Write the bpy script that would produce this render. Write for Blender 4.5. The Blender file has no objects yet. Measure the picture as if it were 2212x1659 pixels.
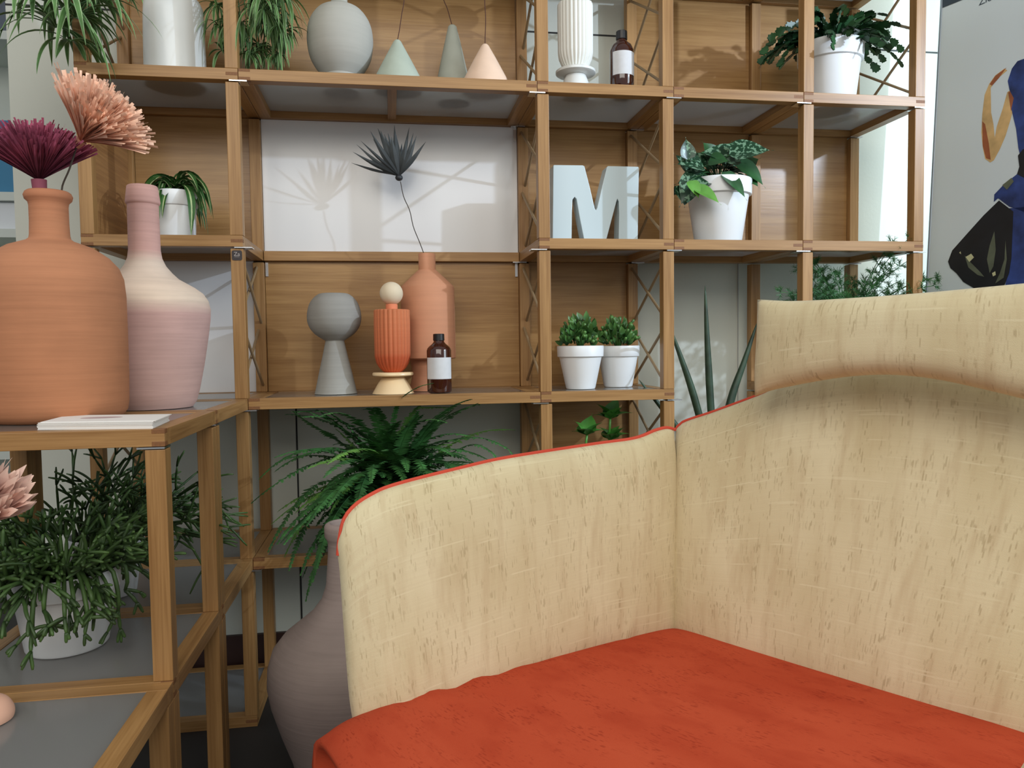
import bpy, math, random
from mathutils import Vector, Matrix
random.seed(7)
PI = math.pi
COL = bpy.context.scene.collection

# ------------------------------------------------------------------ camera
FPX, W, H = 1649.92, 2212.0, 1659.0
CAM = Vector((0.32322, -1.81255, 0.87245))
CR = Vector((0.98745463, -0.15733753, -0.01335098)).normalized()
CU = Vector((0.02099213, 0.04700401, 0.9986741)).normalized()
CF = Vector((0.15650136, 0.98642563, -0.04971717)).normalized()
cd = bpy.data.cameras.new('camera'); cam = bpy.data.objects.new('camera', cd); COL.objects.link(cam)
cd.sensor_width = 36.0; cd.lens = 36.0 * FPX / W; cd.clip_start = 0.02; cd.clip_end = 50
m = Matrix((CR, CU, -CF)).transposed().to_4x4(); m.translation = CAM
cam.matrix_world = m
sc = bpy.context.scene
sc.camera = cam
sc.view_settings.view_transform = 'Standard'; sc.view_settings.look = 'None'
sc.view_settings.gamma = 1.0; sc.view_settings.exposure = -0.05
sc.view_settings.use_curve_mapping = False

def lin(c):
    c = c / 255.0
    return c / 12.92 if c <= 0.04045 else ((c + 0.055) / 1.055) ** 2.4
def C(r, g, b): return (lin(r), lin(g), lin(b), 1.0)

# ------------------------------------------------------------------ light
wd = bpy.data.worlds.new('world'); sc.world = wd; wd.use_nodes = True
wd.node_tree.nodes['Background'].inputs[0].default_value = (0.92, 0.96, 1.0, 1)
wd.node_tree.nodes['Background'].inputs[1].default_value = 0.46
def area(name, loc, target, size, size_y, power, color):
    l = bpy.data.lights.new(name, 'AREA'); l.shape = 'RECTANGLE'; l.size = size; l.size_y = size_y
    l.energy = power; l.color = color
    o = bpy.data.objects.new(name, l); COL.objects.link(o); o.location = loc
    o.rotation_euler = (Vector(target) - Vector(loc)).to_track_quat('-Z', 'Y').to_euler()
    return o
area('ceiling_light', (0.1, -2.9, 2.4), (0.6, -0.2, 0.7), 2.8, 1.4, 52, (1.0, 0.955, 0.87))
area('room_window_light', (3.6, -2.2, 1.9), (1.4, 0.2, 1.0), 1.4, 1.6, 48, (0.78, 0.92, 1.0))
area('side_window_light', (3.0, -0.02, 1.6), (1.75, 0.345, 1.3), 0.5, 1.7, 36, (0.66, 0.90, 1.0))
sp = bpy.data.lights.new('display_lamp', 'SPOT'); sp.energy = 105; sp.color = (0.66, 0.80, 1.0); sp.shadow_soft_size = 0.02
spo = bpy.data.objects.new('display_lamp', sp); COL.objects.link(spo); spo.location = (2.43, -1.13, 1.85)
sp.spot_size = math.radians(60); sp.spot_blend = 0.25
spo.rotation_euler = (Vector((1.0, 0.3, 1.46)) - spo.location).to_track_quat('-Z', 'Y').to_euler()

# ------------------------------------------------------------------ measuring helpers (photo point -> place in the room)
def ray(U, V): return CF + CR * ((U - W / 2) / FPX) + CU * ((H / 2 - V) / FPX)
def onY(U, V, y):
    d = ray(U, V); return CAM + d * ((y - CAM.y) / d.y)
def onZ(U, V, z):
    d = ray(U, V); return CAM + d * ((z - CAM.z) / d.z)
def onP(U, V, P, N):
    d = ray(U, V); return CAM + d * ((P - CAM).dot(N) / d.dot(N))
def mpp(P): return (P - CAM).dot(CF) / FPX          # metres per photo pixel at a place
def profile(u, y, rows, v0=None):
    """rows (v, half width px) of something round standing at depth y -> centre, [(r, z)]"""
    P = onY(u, v0 if v0 is not None else rows[-1][0], y)
    out = []
    for v, hw in rows:
        # vertical axis through P: find z on the axis seen at row v
        lo, hi = -0.5, 3.0
        for _ in range(40):
            mid = (lo + hi) / 2; q = Vector((P.x, P.y, mid)) - CAM
            vv = H / 2 - FPX * q.dot(CU) / q.dot(CF)
            if vv > v: lo = mid
            else: hi = mid
        z = (lo + hi) / 2
        out.append((hw * mpp(Vector((P.x, P.y, z))), z))
    return P, out

# ------------------------------------------------------------------ materials
def nodes(name):
    m = bpy.data.materials.new(name); m.use_nodes = True
    nt = m.node_tree; b = nt.nodes['Principled BSDF']
    return m, nt, b
def plain(name, col, rough=0.5, spec=0.5, metal=0.0, bump=0.0, bscale=200, var=0.0, vscale=20):
    m, nt, b = nodes(name)
    b.inputs['Base Color'].default_value = col; b.inputs['Roughness'].default_value = rough
    b.inputs['Specular IOR Level'].default_value = spec; b.inputs['Metallic'].default_value = metal
    tc = nt.nodes.new('ShaderNodeTexCoord')
    if var > 0:
        n = nt.nodes.new('ShaderNodeTexNoise'); n.inputs['Scale'].default_value = vscale; n.inputs['Detail'].default_value = 4
        nt.links.new(tc.outputs['Object'], n.inputs['Vector'])
        hsv = nt.nodes.new('ShaderNodeHueSaturation'); hsv.inputs['Color'].default_value = col
        mr = nt.nodes.new('ShaderNodeMapRange'); mr.inputs[1].default_value = 0.3; mr.inputs[2].default_value = 0.7
        mr.inputs[3].default_value = 1 - var; mr.inputs[4].default_value = 1 + var
        nt.links.new(n.outputs['Fac'], mr.inputs[0]); nt.links.new(mr.outputs[0], hsv.inputs['Value'])
        nt.links.new(hsv.outputs[0], b.inputs['Base Color'])
    if bump > 0:
        n2 = nt.nodes.new('ShaderNodeTexNoise'); n2.inputs['Scale'].default_value = bscale
        nt.links.new(tc.outputs['Object'], n2.inputs['Vector'])
        bp = nt.nodes.new('ShaderNodeBump'); bp.inputs['Strength'].default_value = bump; bp.inputs['Distance'].default_value = 0.002
        nt.links.new(n2.outputs['Fac'], bp.inputs['Height']); nt.links.new(bp.outputs[0], b.inputs['Normal'])
    return m
def wood(name, axis, light, dark, rough=0.42, contrast=1.0, s=1.0):
    m, nt, b = nodes(name)
    tc = nt.nodes.new('ShaderNodeTexCoord')
    fac = []
    for along, across, det in ((2.2 * s, 45 * s, 5), (7 * s, 260 * s, 3)):
        mp = nt.nodes.new('ShaderNodeMapping')
        sca = [across] * 3; sca[axis] = along; mp.inputs['Scale'].default_value = sca
        nt.links.new(tc.outputs['Object'], mp.inputs['Vector'])
        n = nt.nodes.new('ShaderNodeTexNoise'); n.inputs['Scale'].default_value = 1.0; n.inputs['Detail'].default_value = det
        n.inputs['Distortion'].default_value = 0.6
        nt.links.new(mp.outputs[0], n.inputs['Vector']); fac.append(n)
    mx = nt.nodes.new('ShaderNodeMix'); mx.data_type = 'FLOAT'; mx.inputs[0].default_value = 0.42
    nt.links.new(fac[0].outputs['Fac'], mx.inputs[2]); nt.links.new(fac[1].outputs['Fac'], mx.inputs[3])
    cr = nt.nodes.new('ShaderNodeValToRGB')
    cr.color_ramp.elements[0].position = 0.5 - 0.16 / contrast; cr.color_ramp.elements[0].color = dark
    cr.color_ramp.elements[1].position = 0.5 + 0.12 / contrast; cr.color_ramp.elements[1].color = light
    nt.links.new(mx.outputs[0], cr.inputs[0]); nt.links.new(cr.outputs[0], b.inputs['Base Color'])
    b.inputs['Roughness'].default_value = rough; b.inputs['Specular IOR Level'].default_value = 0.4
    bp = nt.nodes.new('ShaderNodeBump'); bp.inputs['Strength'].default_value = 0.12; bp.inputs['Distance'].default_value = 0.001
    nt.links.new(fac[1].outputs['Fac'], bp.inputs['Height']); nt.links.new(bp.outputs[0], b.inputs['Normal'])
    return m
def clay(name, stops, rough=0.85, lines=1.0):
    """thrown clay: stops = [(height in metres above the base, colour)], fine horizontal throwing lines"""
    m, nt, b = nodes(name)
    tc = nt.nodes.new('ShaderNodeTexCoord'); sx = nt.nodes.new('ShaderNodeSeparateXYZ')
    nt.links.new(tc.outputs['Object'], sx.inputs[0])
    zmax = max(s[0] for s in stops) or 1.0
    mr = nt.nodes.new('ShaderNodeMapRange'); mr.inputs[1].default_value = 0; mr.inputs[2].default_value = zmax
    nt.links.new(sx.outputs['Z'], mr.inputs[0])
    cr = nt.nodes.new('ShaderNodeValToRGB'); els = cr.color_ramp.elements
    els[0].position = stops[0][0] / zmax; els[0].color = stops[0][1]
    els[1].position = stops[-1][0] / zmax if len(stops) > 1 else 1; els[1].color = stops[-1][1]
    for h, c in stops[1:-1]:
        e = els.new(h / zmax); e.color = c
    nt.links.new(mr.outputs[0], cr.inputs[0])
    mp = nt.nodes.new('ShaderNodeMapping'); mp.inputs['Scale'].default_value = (7, 7, 170)
    nt.links.new(tc.outputs['Object'], mp.inputs['Vector'])
    n = nt.nodes.new('ShaderNodeTexNoise'); n.inputs['Scale'].default_value = 1; n.inputs['Detail'].default_value = 4
    nt.links.new(mp.outputs[0], n.inputs['Vector'])
    n2 = nt.nodes.new('ShaderNodeTexNoise'); n2.inputs['Scale'].default_value = 14; n2.inputs['Detail'].default_value = 5
    nt.links.new(tc.outputs['Object'], n2.inputs['Vector'])
    ad = nt.nodes.new('ShaderNodeMath'); ad.operation = 'ADD'
    nt.links.new(n.outputs['Fac'], ad.inputs[0]); nt.links.new(n2.outputs['Fac'], ad.inputs[1])
    v = nt.nodes.new('ShaderNodeMapRange'); v.inputs[1].default_value = 0.6; v.inputs[2].default_value = 1.4
    v.inputs[3].default_value = 1 - 0.13 * lines; v.inputs[4].default_value = 1 + 0.10 * lines
    nt.links.new(ad.outputs[0], v.inputs[0])
    hs = nt.nodes.new('ShaderNodeHueSaturation'); nt.links.new(cr.outputs[0], hs.inputs['Color']); nt.links.new(v.outputs[0], hs.inputs['Value'])
    nt.links.new(hs.outputs[0], b.inputs['Base Color']); b.inputs['Roughness'].default_value = rough
    b.inputs['Specular IOR Level'].default_value = 0.25
    bp = nt.nodes.new('ShaderNodeBump'); bp.inputs['Strength'].default_value = 0.35 * lines; bp.inputs['Distance'].default_value = 0.0015
    nt.links.new(n.outputs['Fac'], bp.inputs['Height']); nt.links.new(bp.outputs[0], b.inputs['Normal'])
    return m
def leafmat(name, base, tip, stripe=None, swidth=0.16, edge=False, rough=0.42, var=0.25):
    """UV.x runs across the leaf, UV.y along it"""
    m, nt, b = nodes(name)
    tc = nt.nodes.new('ShaderNodeTexCoord'); sx = nt.nodes.new('ShaderNodeSeparateXYZ')
    nt.links.new(tc.outputs['UV'], sx.inputs[0])
    cr = nt.nodes.new('ShaderNodeValToRGB'); cr.color_ramp.elements[0].color = base; cr.color_ramp.elements[1].color = tip
    nt.links.new(sx.outputs['Y'], cr.inputs[0])
    last = cr.outputs[0]
    if stripe:
        s = nt.nodes.new('ShaderNodeMath'); s.operation = 'SUBTRACT'; s.inputs[1].default_value = 0.5
        nt.links.new(sx.outputs['X'], s.inputs[0])
        a = nt.nodes.new('ShaderNodeMath'); a.operation = 'ABSOLUTE'; nt.links.new(s.outputs[0], a.inputs[0])
        g = nt.nodes.new('ShaderNodeMath'); g.operation = 'GREATER_THAN' if edge else 'LESS_THAN'
        g.inputs[1].default_value = (0.5 - swidth) if edge else swidth / 2
        nt.links.new(a.outputs[0], g.inputs[0])
        mx = nt.nodes.new('ShaderNodeMix'); mx.data_type = 'RGBA'; nt.links.new(g.outputs[0], mx.inputs[0])
        nt.links.new(last, mx.inputs[6]); mx.inputs[7].default_value = stripe; last = mx.outputs[2]
    n = nt.nodes.new('ShaderNodeTexNoise'); n.inputs['Scale'].default_value = 25
    nt.links.new(tc.outputs['Object'], n.inputs['Vector'])
    v = nt.nodes.new('ShaderNodeMapRange'); v.inputs[1].default_value = 0.35; v.inputs[2].default_value = 0.65
    v.inputs[3].default_value = 1 - var; v.inputs[4].default_value = 1 + var
    nt.links.new(n.outputs['Fac'], v.inputs[0])
    hs = nt.nodes.new('ShaderNodeHueSaturation'); nt.links.new(last, hs.inputs['Color']); nt.links.new(v.outputs[0], hs.inputs['Value'])
    nt.links.new(hs.outputs[0], b.inputs['Base Color']); b.inputs['Roughness'].default_value = rough
    return m
def fabric(name, base, light, dark, slub, su=70, sv=9, th=0.56, weave=1.0, sheen=0.3, slubk=0.48):
    """UV in metres: slubs run along V, fine thread lines along U"""
    m, nt, b = nodes(name)
    tc = nt.nodes.new('ShaderNodeTexCoord')
    def noise(sc_, det=2, dist=0.0):
        mp = nt.nodes.new('ShaderNodeMapping'); mp.inputs['Scale'].default_value = sc_
        nt.links.new(tc.outputs['UV'], mp.inputs['Vector'])
        n = nt.nodes.new('ShaderNodeTexNoise'); n.inputs['Scale'].default_value = 1; n.inputs['Detail'].default_value = det
        n.inputs['Distortion'].default_value = dist
        nt.links.new(mp.outputs[0], n.inputs['Vector']); return n.outputs['Fac']
    def ramp(f, a, b_):
        r = nt.nodes.new('ShaderNodeMapRange'); r.inputs[1].default_value = a; r.inputs[2].default_value = b_
        nt.links.new(f, r.inputs[0]); return r.outputs[0]
    def mixc(f, c1, c2):
        x = nt.nodes.new('ShaderNodeMix'); x.data_type = 'RGBA'; nt.links.new(f, x.inputs[0])
        for i, c in ((6, c1), (7, c2)):
            if isinstance(c, tuple): x.inputs[i].default_value = c
            else: nt.links.new(c, x.inputs[i])
        return x.outputs[2]
    def threads(inc, sc_, det=2, seed=0.0):
        # every thread of the weave gets its own value: snap across the threads, stretch along them
        sn = nt.nodes.new('ShaderNodeVectorMath'); sn.operation = 'SNAP'; sn.inputs[1].default_value = inc
        nt.links.new(tc.outputs['UV'], sn.inputs[0])
        mp = nt.nodes.new('ShaderNodeMapping'); mp.inputs['Scale'].default_value = sc_; mp.inputs['Location'].default_value = (seed, seed, seed)
        nt.links.new(sn.outputs[0], mp.inputs['Vector'])
        n = nt.nodes.new('ShaderNodeTexNoise'); n.inputs['Scale'].default_value = 1; n.inputs['Detail'].default_value = det
        nt.links.new(mp.outputs[0], n.inputs['Vector']); return n.outputs['Fac']
    def mul(a, b_):
        x = nt.nodes.new('ShaderNodeMath'); x.operation = 'MULTIPLY'; nt.links.new(a, x.inputs[0])
        if isinstance(b_, float): x.inputs[1].default_value = b_
        else: nt.links.new(b_, x.inputs[1])
        return x.outputs[0]
    patch = noise((9, 4, 1), 3)
    c = mixc(ramp(patch, 0.35, 0.65), base, light)
    c = mixc(mul(ramp(noise((su * 0.9, sv * 1.0, 1), 3), 0.50, 0.70), 0.50), c, dark)
    dash = ramp(threads((1 / 620.0, 1 / 1400.0, 1), (907, sv * 7.0, 1), 1), th, th + 0.08)
    gate = ramp(noise((su * 1.2, sv * 1.6, 1), 2), 0.44, 0.62)
    c = mixc(mul(mul(dash, gate), slubk), c, slub)
    thr = ramp(threads((1 / 2000.0, 1 / 520.0, 1), (10, 377, 1), 1, 3.3), 0.66, 0.70)
    c = mixc(mul(thr, 0.6 * weave), c, light)
    wvx = ramp(threads((1.0, 1 / 900.0, 1), (1, 411, 1), 0, 7.1), 0.3, 0.7)
    c = mixc(mul(wvx, 0.12 * weave), c, dark)
    nt.links.new(c, b.inputs['Base Color'])
    b.inputs['Roughness'].default_value = 0.9; b.inputs['Specular IOR Level'].default_value = 0.15
    b.inputs['Sheen Weight'].default_value = sheen * 0.4
    bp = nt.nodes.new('ShaderNodeBump'); bp.inputs['Strength'].default_value = 0.25; bp.inputs['Distance'].default_value = 0.0008
    wv = noise((900, 900, 1), 1); nt.links.new(wv, bp.inputs['Height']); nt.links.new(bp.outputs[0], b.inputs['Normal'])
    return m
def frosted(name):
    m = bpy.data.materials.new(name); m.use_nodes = True; nt = m.node_tree; nt.nodes.clear()
    out = nt.nodes.new('ShaderNodeOutputMaterial')
    df = nt.nodes.new('ShaderNodeBsdfDiffuse'); df.inputs[0].default_value = (0.74, 0.72, 0.69, 1)
    tl = nt.nodes.new('ShaderNodeBsdfTranslucent'); tl.inputs[0].default_value = (0.96, 0.97, 0.97, 1)
    tr = nt.nodes.new('ShaderNodeBsdfTransparent'); tr.inputs[0].default_value = (0.9, 0.93, 0.93, 1)
    gl = nt.nodes.new('ShaderNodeBsdfGlossy'); gl.inputs['Roughness'].default_value = 0.16
    a = nt.nodes.new('ShaderNodeMixShader'); a.inputs[0].default_value = 0.74
    nt.links.new(df.outputs[0], a.inputs[1]); nt.links.new(tl.outputs[0], a.inputs[2])
    b = nt.nodes.new('ShaderNodeMixShader'); b.inputs[0].default_value = 0.30
    nt.links.new(a.outputs[0], b.inputs[1]); nt.links.new(tr.outputs[0], b.inputs[2])
    fr = nt.nodes.new('ShaderNodeFresnel'); fr.inputs[0].default_value = 1.5
    c = nt.nodes.new('ShaderNodeMixShader'); nt.links.new(fr.outputs[0], c.inputs[0])
    nt.links.new(b.outputs[0], c.inputs[1]); nt.links.new(gl.outputs[0], c.inputs[2])
    nt.links.new(c.outputs[0], out.inputs[0])
    return m
OAK_L, OAK_D = C(174, 132, 82), C(138, 98, 54)
M = {}
M['oak_x'] = wood('oak_along_x', 0, OAK_L, OAK_D); M['oak_y'] = wood('oak_along_y', 1, OAK_L, OAK_D); M['oak_z'] = wood('oak_along_z', 2, OAK_L, OAK_D)
M['oak_end'] = plain('oak_end_grain', C(128, 84, 46), 0.6, var=0.15, vscale=300)
M['veneer'] = wood('oak_veneer_panel', 0, C(172, 132, 82), C(142, 102, 58), 0.30, 0.8, 1.3)
M['white_panel'] = plain('white_lacquer_panel', C(226, 224, 222), 0.22)
M['glass'] = frosted('frosted_glass')
M['steel'] = plain('bright_steel', C(225, 225, 225), 0.25, metal=1.0)
M['rod'] = plain('grey_brown_rod', C(150, 125, 92), 0.5)
M['wall'] = plain('white_wall_paint', C(206, 208, 196), 0.75, bump=0.1, bscale=120, var=0.02, vscale=3)
M['black'] = plain('black_plastic', C(24, 22, 22), 0.4)
M['joint'] = plain('dark_panel_joint', C(40, 40, 38), 0.7)
M['floor'] = plain('dark_floor', C(46, 42, 40), 0.7, var=0.15, vscale=6)
M['skirt'] = plain('dark_skirting', C(52, 28, 22), 0.5)
M['pot'] = plain('white_pot_glaze', C(236, 238, 238), 0.32)
M['white_ceramic'] = plain('white_glazed_ceramic', C(228, 230, 226), 0.28, var=0.03, vscale=9)
M['matte_white'] = plain('matte_white_ceramic', C(232, 232, 224), 0.7)
M['soil'] = plain('potting_soil', C(48, 36, 28), 0.95, bump=0.6, bscale=300, var=0.3, vscale=120)
M['paper'] = plain('white_paper', C(238, 236, 232), 0.7)
M['label'] = plain('paper_label', C(212, 212, 212), 0.7, var=0.04, vscale=60)
M['beige_fabric'] = fabric('beige_slub_fabric', C(208, 193, 154), C(224, 212, 176), C(194, 173, 136), C(158, 139, 102))
M['red_fabric'] = fabric('red_chenille_fabric', C(182, 70, 42), C(192, 80, 50), C(166, 56, 32), C(134, 38, 20), su=30, sv=12, th=0.56, weave=0.1, sheen=0.0)
M['piping'] = plain('coral_red_piping', C(205, 72, 48), 0.7)

# ------------------------------------------------------------------ mesh builder
ORG = {}
class MB:
    def __init__(s): s.v = []; s.f = []; s.mi = []; s.uv = {}
    def box(s, x0, x1, y0, y1, z0, z1, mi=0):
        b = len(s.v); s.v += [Vector(p) for p in ((x0,y0,z0),(x1,y0,z0),(x1,y1,z0),(x0,y1,z0),(x0,y0,z1),(x1,y0,z1),(x1,y1,z1),(x0,y1,z1))]
        for q in ((0,3,2,1),(4,5,6,7),(0,1,5,4),(1,2,6,5),(2,3,7,6),(3,0,4,7)): s.f.append([b+i for i in q]); s.mi.append(mi)
    def lathe(s, cx, cy, prof, n=48, mi=0, flute=None, closed=False):
        """prof from top or bottom [(r,z)]; flute=(count, depth, zlo, zhi)"""
        rings = []
        for r, z in prof:
            if r < 1e-5: rings.append([len(s.v)]); s.v.append(Vector((cx, cy, z)))
            else:
                b = len(s.v)
                for i in range(n):
                    a = 2 * PI * i / n; rr = r
                    if flute and flute[2] <= z <= flute[3]:
                        ph = (a * flute[0] / (2 * PI)) % 1.0
                        rr = r * (1 - flute[1] * (1 - abs(math.sin(PI * ph))))
                    s.v.append(Vector((cx + rr * math.cos(a), cy + rr * math.sin(a), z)))
                rings.append(list(range(b, b + n)))
        up = prof[-1][1] < prof[0][1]
        for A, B in zip(rings[:-1], rings[1:]):
            for i in range(n):
                j = (i + 1) % n
                if len(A) == 1 and len(B) == 1: continue
                q = [A[0], B[i], B[j]] if len(A) == 1 else [A[i], B[0], A[j]] if len(B) == 1 else [A[i], B[i], B[j], A[j]]
                if not up: q = q[::-1]
                s.f.append(q); s.mi.append(mi)
    def tube(s, pts, rad, n=6, mi=0, uvy=None):
        pts = [Vector(p) for p in pts]
        if not hasattr(rad, '__len__'): rad = [rad] * len(pts)
        prev = None; rings = []
        for i, p in enumerate(pts):
            t = (pts[min(i + 1, len(pts) - 1)] - pts[max(i - 1, 0)])
            if t.length < 1e-9: t = Vector((0, 0, 1))
            t.normalize()
            if prev is None: a = t.orthogonal().normalized()
            else: a = (prev - t * prev.dot(t)); a = a.normalized() if a.length > 1e-6 else t.orthogonal().normalized()
            prev = a; b_ = t.cross(a); k = len(s.v)
            for j in range(n):
                an = 2 * PI * j / n; s.v.append(p + (a * math.cos(an) + b_ * math.sin(an)) * rad[i])
                s.uv[k + j] = (0.5, i / max(1, len(pts) - 1) if uvy is None else uvy)
            rings.append(k)
        for A, B in zip(rings[:-1], rings[1:]):
            for j in range(n):
                l = (j + 1) % n; s.f.append([A + j, A + l, B + l, B + j]); s.mi.append(mi)
        s.f.append([rings[0] + j for j in range(n)][::-1]); s.mi.append(mi)
        s.f.append([rings[-1] + j for j in range(n)]); s.mi.append(mi)
    def ribbon(s, pts, wid, side=None, fold=0.25, mi=0, uy=(0, 1)):
        """strap leaf: three verts across"""
        pts = [Vector(p) for p in pts]; L = len(pts); rows = []
        for i, p in enumerate(pts):
            t = pts[min(i + 1, L - 1)] - pts[max(i - 1, 0)]; t = t.normalized() if t.length > 1e-9 else Vector((0, 0, 1))
            sd = Vector(side) if side is not None else Vector((-t.y, t.x, 0))
            sd = sd - t * sd.dot(t)
            sd = sd.normalized() if sd.length > 1e-6 else t.orthogonal().normalized()
            w = wid(i / (L - 1)) / 2; nn = t.cross(sd); k = len(s.v)
            s.v += [p - sd * w + nn * w * fold, p.copy(), p + sd * w + nn * w * fold]
            y = uy[0] + (uy[1] - uy[0]) * i / (L - 1)
            s.uv[k] = (0, y); s.uv[k + 1] = (0.5, y); s.uv[k + 2] = (1, y); rows.append(k)
        for A, B in zip(rows[:-1], rows[1:]):
            for o in (0, 1): s.f.append([A + o, A + o + 1, B + o + 1, B + o]); s.mi.append(mi)
    def poly(s, pts, mi=0, uvs=None):
        k = len(s.v); s.v += [Vector(p) for p in pts]; s.f.append(list(range(k, k + len(pts)))); s.mi.append(mi)
        if uvs:
            for i, u in enumerate(uvs): s.uv[k + i] = u
    def prism(s, pts, off, mi=0):
        """flat outline pts extruded by vector off"""
        k = len(s.v); n = len(pts); off = Vector(off)
        s.v += [Vector(p) for p in pts] + [Vector(p) + off for p in pts]
        s.f.append(list(range(k, k + n))[::-1]); s.mi.append(mi)
        s.f.append(list(range(k + n, k + 2 * n))); s.mi.append(mi)
        for i in range(n):
            j = (i + 1) % n; s.f.append([k + i, k + j, k + n + j, k + n + i]); s.mi.append(mi)
def obj(name, mb, mats, parent=None, origin=None, smooth=False, bevel=0.0, angle=35):
    if parent is not None: O = ORG[parent.name]
    else: O = Vector(origin) if origin is not None else Vector((0, 0, 0))
    me = bpy.data.meshes.new(name)
    me.from_pydata([tuple(p - O) for p in mb.v], [], mb.f); me.update()
    if not isinstance(mats, (list, tuple)): mats = [mats]
    for mt in mats: me.materials.append(M[mt] if isinstance(mt, str) else mt)
    if len(mats) > 1: me.polygons.foreach_set('material_index', mb.mi)
    if mb.uv:
        ul = me.uv_layers.new(name='UVMap'); vi = [0] * len(me.loops); me.loops.foreach_get('vertex_index', vi)
        flat = []
        for i in vi: flat += list(mb.uv.get(i, (0.5, 0.5)))
        ul.data.foreach_set('uv', flat)
    if smooth:
        me.polygons.foreach_set('use_smooth', [True] * len(me.polygons))
        if angle is not None:
            try: me.set_sharp_from_angle(angle=math.radians(angle))
            except Exception: pass
    o = bpy.data.objects.new(name, me); COL.objects.link(o)
    if parent is not None: o.parent = parent
    else: o.location = O
    ORG[o.name] = O
    if bevel > 0:
        bm_ = o.modifiers.new('bevel', 'BEVEL'); bm_.width = bevel; bm_.segments = 2; bm_.limit_method = 'ANGLE'
    return o
def tag(o, label=None, cat=None, group=None, kind=None):
    if label: o['label'] = label
    if cat: o['category'] = cat
    if group: o['group'] = group
    if kind: o['kind'] = kind
    return o
def thing(name, label, cat, loc, group=None):
    o = bpy.data.objects.new(name, None); COL.objects.link(o); o.location = loc; o.empty_display_size = 0.05
    ORG[o.name] = Vector(loc); return tag(o, label, cat, group)
def struct(name, mb, mat, **k): return tag(obj(name, mb, mat, **k), kind='structure')

# ------------------------------------------------------------------ setting
Z2 = 0.76; DZ = 0.37
def LV(l): return Z2 + (l - 2) * DZ
X0, X1, X2, X3, X4, X5 = -0.3412, 0.0, 0.681, 1.0206, 1.3633, 1.7018
DEP, BH, PW = 0.3093, 0.0252, 0.028
WY = 0.345; FZ = -0.0055
b = MB(); b.box(-6, 6, -6, 6, FZ - 0.05, FZ); struct('floor', b, 'floor')
b = MB(); b.box(-0.622, 3.2, WY, WY + 0.12, FZ, 2.9); struct('wall_back', b, 'wall')
b = MB(); b.box(-6, 3.2, 3.0, 3.1, FZ, 2.9); struct('wall_far', b, plain('far_wall_paint', C(110, 118, 128), 0.8))
b = MB(); b.box(-0.622, 3.2, WY - 0.012, WY, FZ, 0.091); struct('baseboard_back', b, 'skirt')
jx = onY(640, 900, WY).x
b = MB(); b.box(jx - 0.0022, jx + 0.0022, WY - 0.0015, WY + 0.001, 0.092, 2.9); struct('trim_1', b, 'joint')
jz = onY(1250, 74, WY).z
b = MB(); b.box(-0.622, 3.2, WY - 0.0015, WY + 0.001, jz - 0.0022, jz + 0.0022); struct('trim_2', b, 'joint')
jx2 = onY(1594, 650, WY).x
b = MB(); b.box(jx2 - 0.001, jx2 + 0.001, WY - 0.001, WY + 0.001, 0.092, 2.9); struct('trim_3', b, plain('faint_joint', C(150, 150, 148), 0.7))

# ------------------------------------------------------------------ bookshelf
shelf = thing('modular_bookshelf', 'large open modular oak bookshelf with frosted glass shelves filled with pots and vases', 'bookshelf', (X0, 0, FZ))
def rails(pane, xa, xb, ya, yb, zb, zt, corner):
    h = zt - zb; e = 0.0003
    b = MB(); b.box(xa, xb, ya, ya + PW, zb, zt)
    if corner == 0: fs = [(xa - e, xa + 0.026, 0.73, 1.005), (xa - e, xa + 0.026, -0.005, 0.30), (xb - 0.026, xb + e, 0.36, 0.68)]
    else: fs = [(xb - 0.018, xb + e, 0.73, 1.005), (xb - 0.018, xb + e, -0.005, 0.30)]
    for f0, f1, g0, g1 in fs: b.box(f0, f1, ya - 0.0002, ya + PW * 0.5, zb + h * g0, zb + h * g1, 1)
    obj('front_rail', b, ['oak_x', 'oak_end'], pane, bevel=0.0008)
    b = MB(); b.box(xa, xb, yb - PW, yb, zb, zt); obj('back_rail', b, 'oak_x', pane, bevel=0.0008)
    for x0, x1 in ((xa, xa + PW), (xb - PW, xb)):
        b = MB(); b.box(x0, x1, ya + PW, yb - PW, zb, zt - 0.0001); obj('side_rail', b, 'oak_y', pane, bevel=0.0008)
def frame(parent, xa, xb, ya, yb, l, cross=False, fingers=True):
    """one shelf level: ring of four bars, finger joints, frosted pane"""
    zt = LV(l); zb = zt - BH; e = 0.0004
    g = 0.0006
    p = MB(); p.box(xa + PW - 0.004, xb - PW + 0.004, ya + PW - 0.004, yb - PW + 0.004, zt - 0.0075, zt - 0.0012)
    pane = obj('glass_shelf', p, 'glass', parent)
    rails(pane, xa + g, xb - g, ya, yb, zb, zt, 0)
    if cross:
        s_ = MB(); xm = (xa + xb) / 2; s_.box(xm - 0.011, xm + 0.011, ya + PW, yb - PW, zb + 0.004, zt - 0.008)
        obj('cross_bar', s_, 'oak_y', pane, bevel=0.0008)
    return pane
def post(parent, x, y, za, zb_):
    b = MB(); b.box(x, x + PW, y, y + PW, za, zb_); return obj('post', b, 'oak_z', parent, bevel=0.0012)
def plate(parent, x, y, z):
    b = MB(); b.box(x - 0.019, x + 0.019, y - 0.0025, y + 0.03, z - 0.0032, z - 0.0008); return obj('connector_plate', b, 'steel', parent)
GAP = 0.0045
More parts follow.
